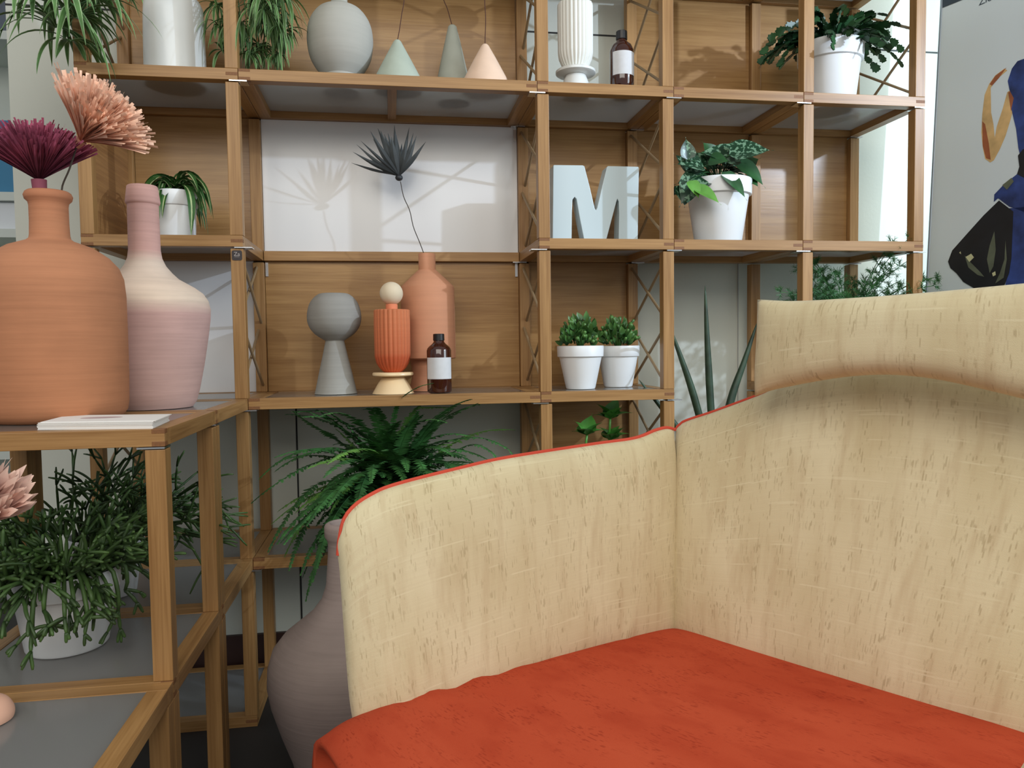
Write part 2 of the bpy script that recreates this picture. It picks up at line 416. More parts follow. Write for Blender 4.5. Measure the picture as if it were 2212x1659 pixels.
# levels per bay
for xa, xb, lv in ((X0, X1, (0, 1, 2, 3, 4, 5)), (X2, X3, (0, 1, 2, 3, 4, 5)), (X4, X5, (0, 1, 2, 3, 4, 5))):
    for l in lv: frame(shelf, xa, xb, 0, DEP, l)
    for l in lv[:-1]:
        za, zb_ = LV(l) + 0.0002, LV(l + 1) - BH - GAP
        for x in (xa, xb - PW):
            post(shelf, x, 0.0005, za, zb_); post(shelf, x, DEP - PW - 0.0005, za, zb_)
for l in (1, 2, 4, 5): frame(shelf, X1, X2, 0, DEP, l, cross=True)
for l in (1, 3, 4, 5): frame(shelf, X3, X4, 0, DEP, l)
for l in (1, 2, 3, 4):
    for x in (X1, X2, X3, X4, X5 - 0.012):
        plate(shelf, x, 0, LV(l) - BH); 
    for x in (X2, X3, X5 - 0.012): plate(shelf, x, DEP - 0.03, LV(l) - BH)
b = MB(); b.box(X1 + 0.001, X2 - 0.001, DEP - PW, DEP, LV(3) - BH, LV(3)); obj('back_rail', b, 'oak_x', shelf, bevel=0.0008)
def back(xa, xb, l, mat):
    b = MB(); b.box(xa, xb, DEP - 0.012, DEP - 0.004, LV(l) + 0.0005, LV(l + 1) - BH - 0.0005)
    obj('back_panel', b, mat, shelf)
a_, c_ = 0.001, 0.001
for l in (3, 4): back(X0 + PW + a_, X1 - PW - a_, l, 'veneer')
back(X0 + PW + a_, X1 - PW - a_, 2, 'white_panel')
for l, mt in ((2, 'veneer'), (3, 'white_panel'), (4, 'veneer')): back(X1 + a_, X2 - a_, l, mt)
for l in (1, 2, 3): back(X2 + PW + a_, X3 - PW - a_, l, 'veneer')
for l in (3, 4): back(X3 + a_, X4 - a_, l, 'veneer')
for l in (3, 4): back(X4 + PW + a_, X5 - PW - a_, l, 'veneer')
b = MB(); b.box(X0 + 0.009, X0 + 0.017, PW + 0.002, DEP - PW - 0.002, LV(3) + 0.0005, LV(4) - BH - 0.0005)
obj('side_panel', b, wood('oak_side_veneer', 1, C(168, 122, 74), C(128, 86, 50), 0.35), shelf)
def brace(x, l, parent=None, y0=PW * 0.6, y1=DEP - PW * 0.6):
    za, zb_ = LV(l) + 0.012, LV(l + 1) - BH - 0.012; zm = (za + zb_) / 2
    r = 0.0036
    for q0, q1 in ((zm + 0.004, zb_), (za, zm - 0.004)):
        b = MB(); b.tube([(x - 0.0038, y0, q0), (x - 0.0038, y1, q1)], r, 8); obj('brace_rod', b, 'rod', parent or shelf, smooth=True)
        b = MB(); b.tube([(x + 0.0038, y0, q1), (x + 0.0038, y1, q0)], r, 8); obj('brace_rod', b, 'rod', parent or shelf, smooth=True)
for l in (1, 2, 3, 4): brace(X2 + PW / 2, l); brace(X3 - PW / 2, l)
brace(X1 - PW / 2, 2); brace(X0 + PW / 2, 4); brace(X0 + PW / 2, 1); brace(X5 - PW / 2, 4)
for x, l in ((X1 + 0.006, 2), (X2 - 0.007, 2), (X2 - 0.007, 3), (X5 - 0.036, 4)):
    b = MB(); b.box(x - 0.0035, x + 0.0035, DEP - 0.016, DEP - 0.0125, LV(l + 1) - BH - 0.04, LV(l + 1) - BH - 0.004); obj('bracket', b, 'steel', shelf)
# badge on the post
bp_ = onY(511.8, 551.5, -0.0006); bz = bp_.z; bx = X1 - PW / 2
b = MB(); w_ = 0.0112
out = []
for k in range(20):
    a = 2 * PI * k / 20; ca, sa = math.cos(a), math.sin(a)
    out.append((bx + w_ * math.copysign(abs(ca) ** 0.35, ca), 0.0004, bz + w_ * math.copysign(abs(sa) ** 0.35, sa)))
b.prism(out[::-1], (0, -0.0012, 0)); badge = obj('badge', b, plain('badge_dark', C(52, 44, 44), 0.35), shelf)
tag(badge, 'small dark square maker badge')
def text_mesh(name, txt, size, mat, parent, loc, xdir, ydir, extrude=0.0002):
    cu = bpy.data.curves.new(name, 'FONT'); cu.body = txt; cu.size = size; cu.extrude = extrude; cu.align_x = 'CENTER'
    t = bpy.data.objects.new(name, cu); COL.objects.link(t)
    bpy.context.view_layer.update()
    me = bpy.data.meshes.new_from_object(t.evaluated_get(bpy.context.evaluated_depsgraph_get()))
    bpy.data.objects.remove(t); bpy.data.curves.remove(cu)
    X = Vector(xdir).normalized(); Y = Vector(ydir).normalized(); Zn = X.cross(Y)
    mm = Matrix((X, Y, Zn)).transposed().to_4x4(); mm.translation = Vector(loc) - ORG[parent.name]
    me.transform(mm); me.materials.clear(); me.materials.append(mat)
    o = bpy.data.objects.new(name, me); COL.objects.link(o); o.parent = parent; ORG[o.name] = ORG[parent.name]; return o
M['badge_ink'] = plain('badge_ink', C(170, 160, 155), 0.4)
text_mesh('badge_letters', 'Za', 0.0125, M['badge_ink'], badge, (bx, -0.0011, bz - 0.0012), (1, 0, 0), (0, 0, 1))
b = MB(); b.box(bx - 0.0055, bx + 0.0055, -0.0012, -0.0009, bz - 0.0036, bz - 0.0029); obj('badge_line', b, M['badge_ink'], badge)

# ------------------------------------------------------------------ low table unit
TD = 0.327
table = thing('display_table', 'stepped low oak table with frosted glass tops in front of the bookshelf', 'table', (X0, -3 * TD, FZ))
E_ = 0.0008
for y1, lv in ((-E_, (2, 1)), (-TD - E_, (2, 1)), (-2 * TD - E_, (1,))):
    ya, yb = y1 - TD + 2 * E_, y1
    for l in lv:
        zt, zb_ = LV(l), LV(l) - BH
        p = MB(); p.box(X0 + PW - 0.004, X1 - PW + 0.004, ya + PW - 0.004, yb - PW + 0.004, zt - 0.0075, zt - 0.0012)
        pane = obj('glass_top', p, 'glass', table); rails(pane, X0, X1, ya, yb, zb_, zt, 1)
    for x in (X0, X1 - PW):
        ys = [ya] if y1 == -E_ else [ya, yb - PW]
        for y in ys:
            if 2 in lv: post(table, x, y, LV(1) + 0.0002, LV(2) - BH - GAP)
            post(table, x, y, FZ, LV(1) - BH - 0.001)
    if 2 in lv:
        for x in (X0 + 0.019, X1 - 0.019):
            b = MB(); b.box(x - 0.019, x + 0.019, ya - 0.002, ya + 0.028, LV(2) - BH - 0.0032, LV(2) - BH - 0.0008); obj('connector_plate', b, 'steel', table)

# ------------------------------------------------------------------ armchair
SZ = 0.42
P0 = onZ(1455, 1360, SZ); P1 = onZ(2200, 1588, SZ); P2 = onZ(790, 1532, SZ)
bdir = (P1 - P0).normalized(); ndir = Vector((bdir.y, -bdir.x, 0))
if ndir.y > 0: ndir = -ndir          # towards the front of the seat
wdir = (P2 - P0).normalized()
wn = Vector((-wdir.y, wdir.x, 0))
if wn.dot(bdir) < 0: wn = -wn        # inward normal of the left wing
cc = (P0 + P1) / 2 + ndir * 0.27
chair = thing('armchair', 'beige slub fabric armchair with an orange-red seat cushion, headrest and red piping', 'armchair', (cc.x, cc.y, FZ))
lean = lambda nrm, deg: (nrm * math.cos(math.radians(deg)) + Vector((0, 0, 1)) * math.sin(math.radians(deg))).normalized()
NB = lean(ndir, 12); NW = lean(wn, 8)
def resample(pts, n):
    pts = [Vector(p) for p in pts]; d = [0]
    for a, c in zip(pts[:-1], pts[1:]): d.append(d[-1] + (c - a).length)
    # catmull-rom refine
    out = []; T = d[-1]
    for i in range(n):
        t = T * i / (n - 1); k = 0
        while k < len(d) - 2 and d[k + 1] < t: k += 1
        f = (t - d[k]) / max(1e-9, d[k + 1] - d[k]); f = min(1, max(0, f))
        a, c = pts[k], pts[k + 1]; pa = pts[k - 1] if k > 0 else a * 2 - c; pc = pts[k + 2] if k + 2 < len(pts) else c * 2 - a
        out.append(0.5 * ((2 * a) + (c - pa) * f + (2 * pa - 5 * a + 4 * c - pc) * f * f + (3 * a - pa - 3 * c + pc) * f ** 3))
    return out
def coons(bot, top, left, right, nu, nv):
    """bot/top left->right, left/right bottom->top"""
    B, T, L, R_ = resample(bot, nu), resample(top, nu), resample(left, nv), resample(right, nv)
    g = []
    for j in range(nv):
        v = j / (nv - 1); row = []
        for i in range(nu):
            u = i / (nu - 1)
            p = (1 - v) * B[i] + v * T[i] + (1 - u) * L[j] + u * R_[j] - ((1 - u) * (1 - v) * B[0] + u * (1 - v) * B[-1] + (1 - u) * v * T[0] + u * v * T[-1])
            row.append(p)
        g.append(row)
    return g
def pillow(g, nrm, front, backt, px=5, mb=None, disp=None, rot=False, pwf=0.5, pwb=0.8):
    nv, nu = len(g), len(g[0]); mb = mb or MB()
    wu = sum((g[nv // 2][i + 1] - g[nv // 2][i]).length for i in range(nu - 1)); wv = sum((g[j + 1][nu // 2] - g[j][nu // 2]).length for j in range(nv - 1))
    idx = {}
    for side, th, pw in ((1, front, pwf), (-1, backt, pwb)):
        for j in range(nv):
            for i in range(nu):
                u, v = i / (nu - 1), j / (nv - 1)
                edge = i in (0, nu - 1) or j in (0, nv - 1)
                if side == -1 and edge: idx[(-1, i, j)] = idx[(1, i, j)]; continue
                f = (max(0, 1 - abs(2 * u - 1) ** px) * max(0, 1 - abs(2 * v - 1) ** px)) ** pw
                p = g[j][i] + nrm * (side * th * f)
                if disp and side == 1: p = p + nrm * disp(u, v) * f
                idx[(side, i, j)] = len(mb.v); mb.v.append(p)
                mb.uv[idx[(side, i, j)]] = (v * wv, u * wu) if rot else (u * wu, v * wv)
    for side in (1, -1):
        for j in range(nv - 1):
            for i in range(nu - 1):
                q = [idx[(side, i, j)], idx[(side, i + 1, j)], idx[(side, i + 1, j + 1)], idx[(side, i, j + 1)]]
                mb.f.append(q if side == 1 else q[::-1]); mb.mi.append(0)
    return mb
def smoothlen(n, lo=1.0):
    return n
# left wing (inner face towards the seat)
pw = lambda U, V, off=0.0: onP(U, V, P0 + NW * off, NW)
W_bot = [pw(772, 1600), pw(900, 1560), pw(1100, 1480), pw(1300, 1410), pw(1458, 1385)]
W_top = [pw(738, 1150), pw(744, 1122), pw(765, 1094), pw(800, 1070), pw(855, 1047), pw(1000, 1010), pw(1100, 988), pw(1280, 960), pw(1370, 947), pw(1415, 930), pw(1440, 924), pw(1457, 928)]
W_left = [W_bot[0], pw(756, 1520), pw(744, 1380), pw(734, 1240), pw(728, 1180), W_top[0]]
W_right = [W_bot[-1], pw(1458, 1200), pw(1460, 1050), W_top[-1]]
def wr(u, v):
    d = 0.0
    # soft folds running up from the front lower corner
    for (cu_, k, a, w) in ((0.07, 0.20, 0.006, 0.020), (0.115, 0.28, 0.006, 0.016), (0.16, 0.22, 0.004, 0.014)):
        x = u - (cu_ + k * 0.35 * v)
        d += a * math.exp(-(x / w) ** 2) * math.exp(-((v - 0.12) / 0.22) ** 2)
    for cv in (0.62, 0.68, 0.74, 0.80):
        d += 0.0022 * math.exp(-((v - cv - u * 0.4) / 0.016) ** 2) * math.exp(-(u / 0.09) ** 2)
    d += 0.005 * math.exp(-((u - 0.78 - 0.1 * v) / 0.02) ** 2) * math.exp(-(v / 0.16) ** 2)
    return d
obj('wing', pillow(coons(W_bot, W_top, W_left, W_right, 90, 60), NW, 0.028, 0.05, 5.5, disp=wr, pwf=0.5, pwb=0.9), 'beige_fabric', chair, smooth=True, angle=None)
# back cushion
pb = lambda U, V, off=0.0: onP(U, V, P0 + NB * off, NB)
B_bot = [pb(1452, 1385), pb(1540, 1425), pb(1680, 1470), pb(1800, 1515), pb(1960, 1570), pb(2205, 1625), pb(2360, 1670)]
B_top = [pb(1459, 930), pb(1475, 912), pb(1540, 890), pb(1630, 857), pb(1740, 815), pb(1900, 790), pb(2100, 792), pb(2330, 830), pb(2480, 900), pb(2540, 990)]
B_left = [B_bot[0], pb(1450, 1300), pb(1453, 1100), B_top[0]]
B_right = [B_bot[-1], pb(2480, 1400), pb(2560, 1150), B_top[-1]]
obj('back_cushion', pillow(coons(B_bot, B_top, B_left, B_right, 70, 60), NB, 0.036, 0.07, 3.6, pwb=0.9), 'beige_fabric', chair, smooth=True, angle=None)
# headrest
ph = lambda U, V: onP(U, V, P0 + NB * 0.026, lean(ndir, 2))
H_bot = [ph(1630, 856), ph(1690, 838), ph(1850, 812), ph(2000, 816), ph(2212, 862), ph(2330, 896), ph(2420, 922)]
H_top = [ph(1636, 647), ph(1720, 650), ph(1850, 643), ph(2000, 632), ph(2212, 612), ph(2350, 598), ph(2450, 592)]
H_left = [H_bot[0], ph(1630, 800), ph(1634, 720), H_top[0]]
H_right = [H_bot[-1], ph(2445, 800), H_top[-1]]
obj('headrest', pillow(coons(H_bot, H_top, H_left, H_right, 60, 34), lean(ndir, 2), 0.034, 0.034, 3.2, pwf=0.5, pwb=0.5), 'beige_fabric', chair, smooth=True, angle=None)
# right wing, folded outward
Q0 = P0 + bdir * ((P1 - P0).length - 0.004)
rdir = (ndir * 0.985 + bdir * 0.03).normalized()
NR = (-bdir * math.cos(math.radians(52)) + Vector((0, 0, 1)) * math.sin(math.radians(52))).normalized()
upr = rdir.cross(NR).normalized()
if upr.z < 0: upr = -upr
q = lambda a, h: Q0 + rdir * a + upr * h - Vector((0, 0, 0.03))
R_g = coons([q(-0.02, 0), q(0.25, 0), q(0.52, 0)], [q(0.02, 0.30), q(0.25, 0.30), q(0.46, 0.26)], [q(-0.02, 0), q(-0.01, 0.15), q(0.02, 0.30)], [q(0.52, 0), q(0.52, 0.13), q(0.46, 0.26)], 40, 24)
obj('wing', pillow(R_g, NR, 0.02, 0.05, 6), 'beige_fabric', chair, smooth=True, angle=None)
# seat cushion
SA = P0 - ndir * 0.05 - bdir * 0.03; SB = P0 + bdir * 0.56 - ndir * 0.05
SD = onZ(752, 1655, 0.362); SC = SB + ndir * 0.62
dz = Vector((0, 0, -0.055))
def sm(*p): return [Vector((a.x, a.y, 0.362)) for a in p]
left_mid = (P2 + wdir * 0.01)
s_left = sm(SD, left_mid + Vector((-0.045, 0.0, 0)), (P0 + P2) / 2 - wn * 0.05, SA)       # front -> back along left side
s_bot = sm(SD, SD * 0.75 + SC * 0.25 + ndir * 0.05, (SD + SC) / 2 + ndir * 0.06, SC)
g = coons(s_bot, sm(SA, (SA + SB) / 2, SB), s_left, sm(SC, (SB + SC) / 2, SB), 60, 60)
def sd(u, v):
    return 0.006 * math.exp(-((u - 0.02) / 0.10) ** 2) * math.sin(v * 70) * math.exp(-((v - 0.35) / 0.12) ** 2)
obj('seat_cushion', pillow(g, Vector((0, 0, 1)), 0.077, 0.075, 9, disp=sd, rot=True, pwf=0.5, pwb=0.4), 'red_fabric', chair, smooth=True, angle=None)
# piping
pip = [p + NW * 0.0 for p in resample([pw(731, 1200), pw(734, 1165)] + W_top[1:], 70)]
b = MB(); b.tube(pip, 0.0031, 8); obj('piping', b, 'piping', chair, smooth=True)
b = MB(); b.tube(resample(B_top, 70), 0.0028, 8); obj('piping', b, 'piping', chair, smooth=True)
# base and legs (under the cushions)
def slab(corners, z0, z1):
    b = MB(); b.prism([(p.x, p.y, z0) for p in corners], (0, 0, z1 - z0)); return b
ins = lambda p, k=0.10: p + (cc.to_3d() - p) * k
bc = [ins(SD), ins(SC), ins(SB), ins(SA)]
obj('seat_base', slab(bc, 0.20, 0.30), 'beige_fabric', chair, bevel=0.012)
for p in bc:
    b = MB(); q_ = ins(p, 0.12); b.lathe(q_.x, q_.y, [(0.012, FZ), (0.018, 0.20)], 16); obj('leg', b, 'steel', chair, smooth=True)
obj_b = MB(); 
def shell(grid_edge0, grid_edge1, nrm, t0, t1, name):
    a0, a1 = grid_edge0, grid_edge1
    b = MB(); base = [Vector((a0.x, a0.y, 0.24)), Vector((a1.x, a1.y, 0.24)), a1 + Vector((0, 0, 0.10)), a0 + Vector((0, 0, 0.10))]
    b.prism([p - nrm * t0 for p in base], -nrm * (t1 - t0)); obj(name, b, 'beige_fabric', chair, bevel=0.008)
shell(W_bot[1], W_bot[-1], wn, 0.015, 0.045, 'outer_panel')
shell(B_bot[0], P0 + bdir * 0.52, ndir, 0.02, 0.05, 'outer_panel')

# ------------------------------------------------------------------ vases and vessels
def vessel(name, label, cat, u, y, rows, mat, base_z, n=64, v0=None, flute=None, group=None, hollow=None, smooth_angle=40):
    """round vessel from its silhouette; base_z = height of what it stands on"""
    P, pr = profile(u, y, rows, v0)
    pr = [(r, max(z, base_z)) for r, z in pr]
    pr[-1] = (pr[-1][0], base_z)
    full = []
    if hollow:
        r0, z0 = pr[0]
        full += [(0.0001, z0 - hollow), (r0 * 0.78, z0 - hollow), (r0 * 0.80, z0 - 0.004), (r0 * 0.88, z0)]
    else: full += [(0.0, pr[0][1])]
    full += pr + [(0.0, base_z)]
    b = MB(); b.lathe(P.x, P.y, full, n, flute=flute)
    o = obj(name, b, mat, None, (P.x, P.y, base_z), smooth=True, angle=smooth_angle); tag(o, label, cat, group)
    return o, P, pr
def spline(rows, k=4):
    """smooth (v,hw) rows"""
    out = []
    for i in range(len(rows) - 1):
        a, c = rows[i], rows[i + 1]; pa = rows[i - 1] if i else a; pc = rows[i + 2] if i + 2 < len(rows) else c
        for j in range(k):
            f = j / k
            q_ = [0.5 * (2 * a[t] + (c[t] - pa[t]) * f + (2 * pa[t] - 5 * a[t] + 4 * c[t] - pc[t]) * f * f + (3 * a[t] - pa[t] - 3 * c[t] + pc[t]) * f ** 3) for t in (0, 1)]
            out.append(tuple(q_))
    out.append(rows[-1]); return out
terra, TP, tpr = vessel('terracotta_vase', 'large terracotta bottle vase with a rolled rim at the left of the glass table', 'vase', 106.5, -0.43,
    [(414, 40), (417, 44), (424, 47), (432, 45), (438, 39), (446, 37.5), (480, 37.5), (508, 38.5), (516, 40), (521, 46), (527, 62), (534, 81), (545, 98), (556, 113), (577, 131), (602, 140), (640, 143), (716, 143), (811, 142), (870, 140), (888, 137), (898, 130), (903, 120)],
    clay('terracotta_clay', [(0, C(184, 124, 88)), (0.32, C(192, 134, 100)), (0.4, C(186, 124, 92))]), Z2, 96, 480, hollow=0.03)
pk = clay('pink_cream_clay', [(0, C(196, 160, 148)), (0.182, C(196, 158, 148)), (0.21, C(216, 194, 172)), (0.285, C(218, 196, 176)), (0.31, C(204, 160, 148)), (0.42, C(206, 160, 148))])
vessel('pink_vase', 'tall pale pink bottle vase with a cream shoulder band beside the terracotta vase', 'vase', 310, -0.20,
    [(402, 29), (404, 31), (437, 35), (441, 34), (443, 31.5), (480, 31.5), (540, 32), (558, 34.5), (575, 42), (590, 54), (603, 67), (621, 98), (634, 115), (650, 125), (669, 129), (690, 128), (732, 122), (790, 112), (843, 101), (868, 94), (876, 86)],
    pk, Z2, 96, 480, hollow=0.03)
fp = onZ(650, 1659, FZ)
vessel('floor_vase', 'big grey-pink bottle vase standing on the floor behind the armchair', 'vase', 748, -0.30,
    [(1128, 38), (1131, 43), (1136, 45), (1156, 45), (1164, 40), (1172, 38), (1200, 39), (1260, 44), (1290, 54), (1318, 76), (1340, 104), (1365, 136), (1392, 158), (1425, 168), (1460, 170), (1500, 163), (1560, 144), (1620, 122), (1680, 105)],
    clay('mauve_clay', [(0, C(128, 114, 108)), (0.22, C(138, 122, 116)), (0.3, C(152, 136, 128)), (0.5, C(158, 142, 136))]), FZ, 96, 1200, hollow=0.05)  # clay colour darkened for the armchair's shade, deepest towards the base
vessel('white_vase', 'tall glazed white cylinder vase on the top shelf at left', 'vase', 377, 0.12,
    [(-60, 24), (-20, 30), (-6, 44), (4, 54), (16, 59.5), (40, 61), (90, 62), (143, 62.5), (160, 62)], 'white_ceramic', LV(4), 64, 90)
grey = clay('grey_clay', [(0, C(150, 148, 142)), (0.2, C(158, 156, 148))], 0.9, 0.6)
vessel('grey_ball_vase', 'round pale grey vase with a narrow neck on the top shelf', 'vase', 735, 0.12,
    spline([(-40, 17), (-8, 17.5), (6, 18), (14, 28), (24, 46), (42, 60), (62, 67.5), (86, 70), (108, 68.5), (128, 64), (146, 55), (158, 46), (167, 38)], 8), clay('pale_grey_clay', [(0, C(176, 174, 166)), (0.2, C(184, 182, 172))], 0.9, 0.5), LV(4), 64, 90)
def cone(label, u, y, rows, mat, cord):
    P, pr = profile(u, y, rows)
    t = thing('cone_lamp', label, 'lamp', (P.x, P.y, LV(4)), 'ceramic cone lamps on the top shelf')
    pr = [(0, pr[0][1] + 0.0015)] + pr; pr[-1] = (pr[-1][0], LV(4)); pr.append((0, LV(4)))
    b = MB(); b.lathe(P.x, P.y, pr, 48); obj('shade', b, mat, t, smooth=True)
    b = MB(); b.tube(resample([(P.x, P.y, pr[0][1] - 0.002)] + [onY(a, c, y) for a, c in cord], 20), 0.0011, 6); obj('cord', b, M['cordbrown'], t)
M['cordbrown'] = plain('brown_cord', C(80, 46, 34), 0.7)
cone('pale green cone lamp nearest the round grey vase', 860, 0.09, [(87, 5), (90, 8), (130, 29), (165, 47), (173, 51)], plain('sage_ceramic', C(176, 186, 170), 0.7, var=0.05, vscale=30), [(862, 70), (868, 30), (873, 0), (876, -60)])
cone('tall slim grey-green cone lamp behind the peach cone', 979, 0.17, [(55, 6), (58, 9), (100, 19), (165, 33), (176, 35)], plain('grey_green_ceramic', C(168, 170, 156), 0.7, var=0.05, vscale=30), [(974, 46), (966, 18), (957, -4), (945, -50)])
cone('peach-white cone lamp at the right end beside the oak post', 1049, 0.07, [(96, 5), (99, 8), (130, 25), (172, 47), (184, 52)], plain('peach_ceramic', C(236, 204, 178), 0.7, var=0.04, vscale=30), [(1048, 80), (1049, 40), (1047, 0), (1047, -60)])
# ribbed white totem on the top shelf
def totem(label, u, y, base_z, foot, disc, cup, neck, ball, mats, nfl, v0):
    P, _ = profile(u, y, foot, v0)
    t = thing('totem_vase', label, 'vase', (P.x, P.y, base_z))
    def part(name, rows, mat, fl=None, top=True, n=64):
        _, pr = profile(u, y, rows, v0); 
        if name == 'foot': pr[-1] = (pr[-1][0], base_z)
        lo, hi = pr[-1][1], pr[0][1]
        pr = [(0, hi)] + pr + [(0, lo)]
        b = MB(); b.lathe(P.x, P.y, pr, n, flute=(fl[0], fl[1], lo - 1, hi + 1) if fl else None)
        obj(name, b, mat, t, smooth=True, angle=50)
    part('foot', foot, mats[0]); part('dish', disc, mats[0]); part('ribbed_cup', cup, mats[1], (nfl, 0.055), n=nfl * 8)
    part('neck', neck, mats[2])
    _, pr = profile(u, y, [(ball[0], ball[1]), (ball[0] + 5, 1)], v0); r, zc = pr[0]
    b = MB(); b.lathe(P.x, P.y, [(r * math.sin(PI * k / 24), zc + r * math.cos(PI * k / 24)) for k in range(25)], 48)
    obj('ball', b, mats[3], t, smooth=True, angle=None)
totem('white ribbed stacked vase on a flared foot beside the amber bottle, top shelf', 1243, 0.09, LV(4),
    [(160, 20), (164, 22), (180, 28), (186, 29)], [(153, 40), (155, 43), (160, 43), (162, 40), (164, 24)],
    [(8, 34), (10, 37.5), (16, 38.5), (60, 38.5), (116, 38), (128, 36), (140, 31), (148, 26), (153, 22)], [(-6, 20), (9, 20)], (-34, 27),
    ['white_ceramic', 'matte_white', plain('pink_grey_ceramic', C(190, 172, 160), 0.7), 'matte_white'], 26, 120)
M['orange_clay'] = clay('orange_ribbed_clay', [(0, C(184, 84, 48)), (0.088, C(188, 88, 52)), (0.10, C(198, 108, 70)), (0.2, C(206, 124, 84))], 0.8, 0.5)  # redder lower part: a cast shadow put softly into the clay colour
M['cream_gloss'] = plain('cream_glaze', C(236, 206, 160), 0.3)
totem('stacked totem vase with orange ribbed cup, cream foot and cream ball', 848, 0.09, Z2,
    [(813, 22), (816, 25), (830, 34), (846, 43), (851, 45)], [(804, 42), (806, 44), (810, 44), (812, 41), (813, 25)],
    [(669, 36), (670.5, 38.5), (700, 39), (770, 38.5), (784, 35), (794, 29), (801, 22), (805, 16)], [(657, 12), (658, 12.7), (669, 12.7)], (634, 25),
    ['cream_gloss', 'orange_clay', plain('coral_clay', C(218, 130, 92), 0.8), plain('cream_clay', C(222, 204, 174), 0.85)], 24, 760)
vessel('goblet_vase', 'grey clay vase with a round bowl on a flaring stem', 'vase', 726, 0.14,
    spline([(634, 27), (636, 33), (645, 44), (660, 53), (684, 57.5), (704, 54), (720, 43), (731, 28), (736, 20.5), (742, 21), (770, 27), (800, 34), (830, 40.5), (852, 45.5)], 8), clay('dark_grey_clay', [(0, C(160, 158, 150)), (0.2, C(150, 147, 140))], 0.9, 0.8), Z2, 96, 845, hollow=0.02, smooth_angle=None)
M['salmon'] = clay('salmon_clay', [(0, C(200, 138, 104)), (0.35, C(206, 146, 112))], 0.75, 0.5)
tall, TLP, tlpr = vessel('terracotta_bottle', 'tall salmon clay bottle with a narrow neck behind the orange totem vase', 'vase', 926, 0.19,
    [(548, 17.5), (549, 18.3), (583, 18.3), (585, 21), (600, 37), (619, 56.5), (622, 57.5), (700, 58), (773, 58.5), (775, 56), (777, 40), (800, 36), (816, 37), (835, 42), (845, 44)], M['salmon'], Z2, 64, 760, hollow=0.02)
def amber(label, u, y, base_z, cap, neckv, sh, lab, basev, hw, v0):
    P, pr = profile(u, y, [(neckv, 10.5 * hw / 26), (sh[0], 11.5 * hw / 26), (sh[0] + 4, 15 * hw / 26), (sh[0] + 9, 21 * hw / 26), (sh[1] - 5, 24.3 * hw / 26), (sh[1], hw), (basev - 6, hw), (basev - 2, hw * 0.95), (basev, hw * 0.8)], v0)
    t = thing('amber_bottle', label, 'bottle', (P.x, P.y, base_z))
    pr[-1] = (pr[-1][0], base_z); pr = [(0, pr[0][1])] + pr + [(0, base_z)]
    b = MB(); b.lathe(P.x, P.y, pr, 48); obj('bottle_body', b, M['amber'], t, smooth=True)
    _, cp = profile(u, y, cap, v0); cp = [(0, cp[0][1])] + cp + [(0, cp[-1][1])]
    b = MB(); b.lathe(P.x, P.y, cp, 48, flute=(24, 0.03, 0, 9)); obj('cap', b, 'black', t, smooth=True)
    _, lp = profile(u, y, [(lab[0], hw), (lab[1], hw)], v0)
    b = MB(); R = lp[0][0] + 0.0004; az = math.atan2(CAM.y - P.y, CAM.x - P.x) + lab[2]; n = 24; rows = []
    for z in (lp[1][1], lp[0][1]):
        rows.append([Vector((P.x + R * math.cos(az + lab[3] * (k / n - 0.5) * 2), P.y + R * math.sin(az + lab[3] * (k / n - 0.5) * 2), z)) for k in range(n + 1)])
    for k in range(n): b.poly([rows[0][k], rows[0][k + 1], rows[1][k + 1], rows[1][k]])
    lb = obj('paper_label', b, 'label', t, smooth=True); 
    return t
m_, nt_, b_ = nodes('amber_glass')
b_.inputs['Base Color'].default_value = C(58, 24, 12); b_.inputs['Roughness'].default_value = 0.06; b_.inputs['Coat Weight'].default_value = 0.6
M['amber'] = m_
CAPR = lambda a, c: [(a, 10.5), (a + 1, 12), (c - 1, 12.3), (c, 11.5)]
amber('amber glass bottle with black cap and blank label, middle shelf', 949, 0.06, Z2, CAPR(721, 736), 734, (739, 757), (772, 818, 0.0, 1.25), 849, 26.5, 800)
amber('dark brown glass bottle with black cap beside the white ribbed vase', 1343, 0.075, LV(4), CAPR(68, 87), 86, (90, 112), (118, 168, 0.35, 1.15), 190, 26, 120)
# letter M
LP = onY(1286, 517, 0.10); 
Mz = lambda zx, zy: onY(1050 + zx / 4.74, 250 + zy / 4.74, 0.10)
out = [(688, 512), (694, 503), (990, 507), (1008, 516), (1060, 720), (1112, 945), (1125, 968), (1138, 945), (1190, 720), (1238, 525), (1248, 514), (1555, 521), (1566, 532), (1560, 900), (1553, 1300), (1358, 1300), (1364, 1000), (1360, 880), (1345, 850), (1335, 880), (1290, 1050), (1224, 1300), (1010, 1300), (960, 1050), (925, 850), (905, 832), (885, 860), (879, 1000), (876, 1300), (680, 1300), (684, 900)]
pts = [Mz(*p) for p in out]
pts = [Vector((p.x, 0.10, max(p.z, LV(3)))) for p in pts]
b = MB(); b.prism(pts[::-1] if False else pts, (0, 0.045, 0))
lm = obj('letter_ornament', b, plain('pale_blue_glaze', C(198, 212, 214), 0.25), None, (LP.x, 0.10, LV(3)), bevel=0.0025)
tag(lm, 'large pale blue-grey ceramic capital letter M on the shelf', 'letter')
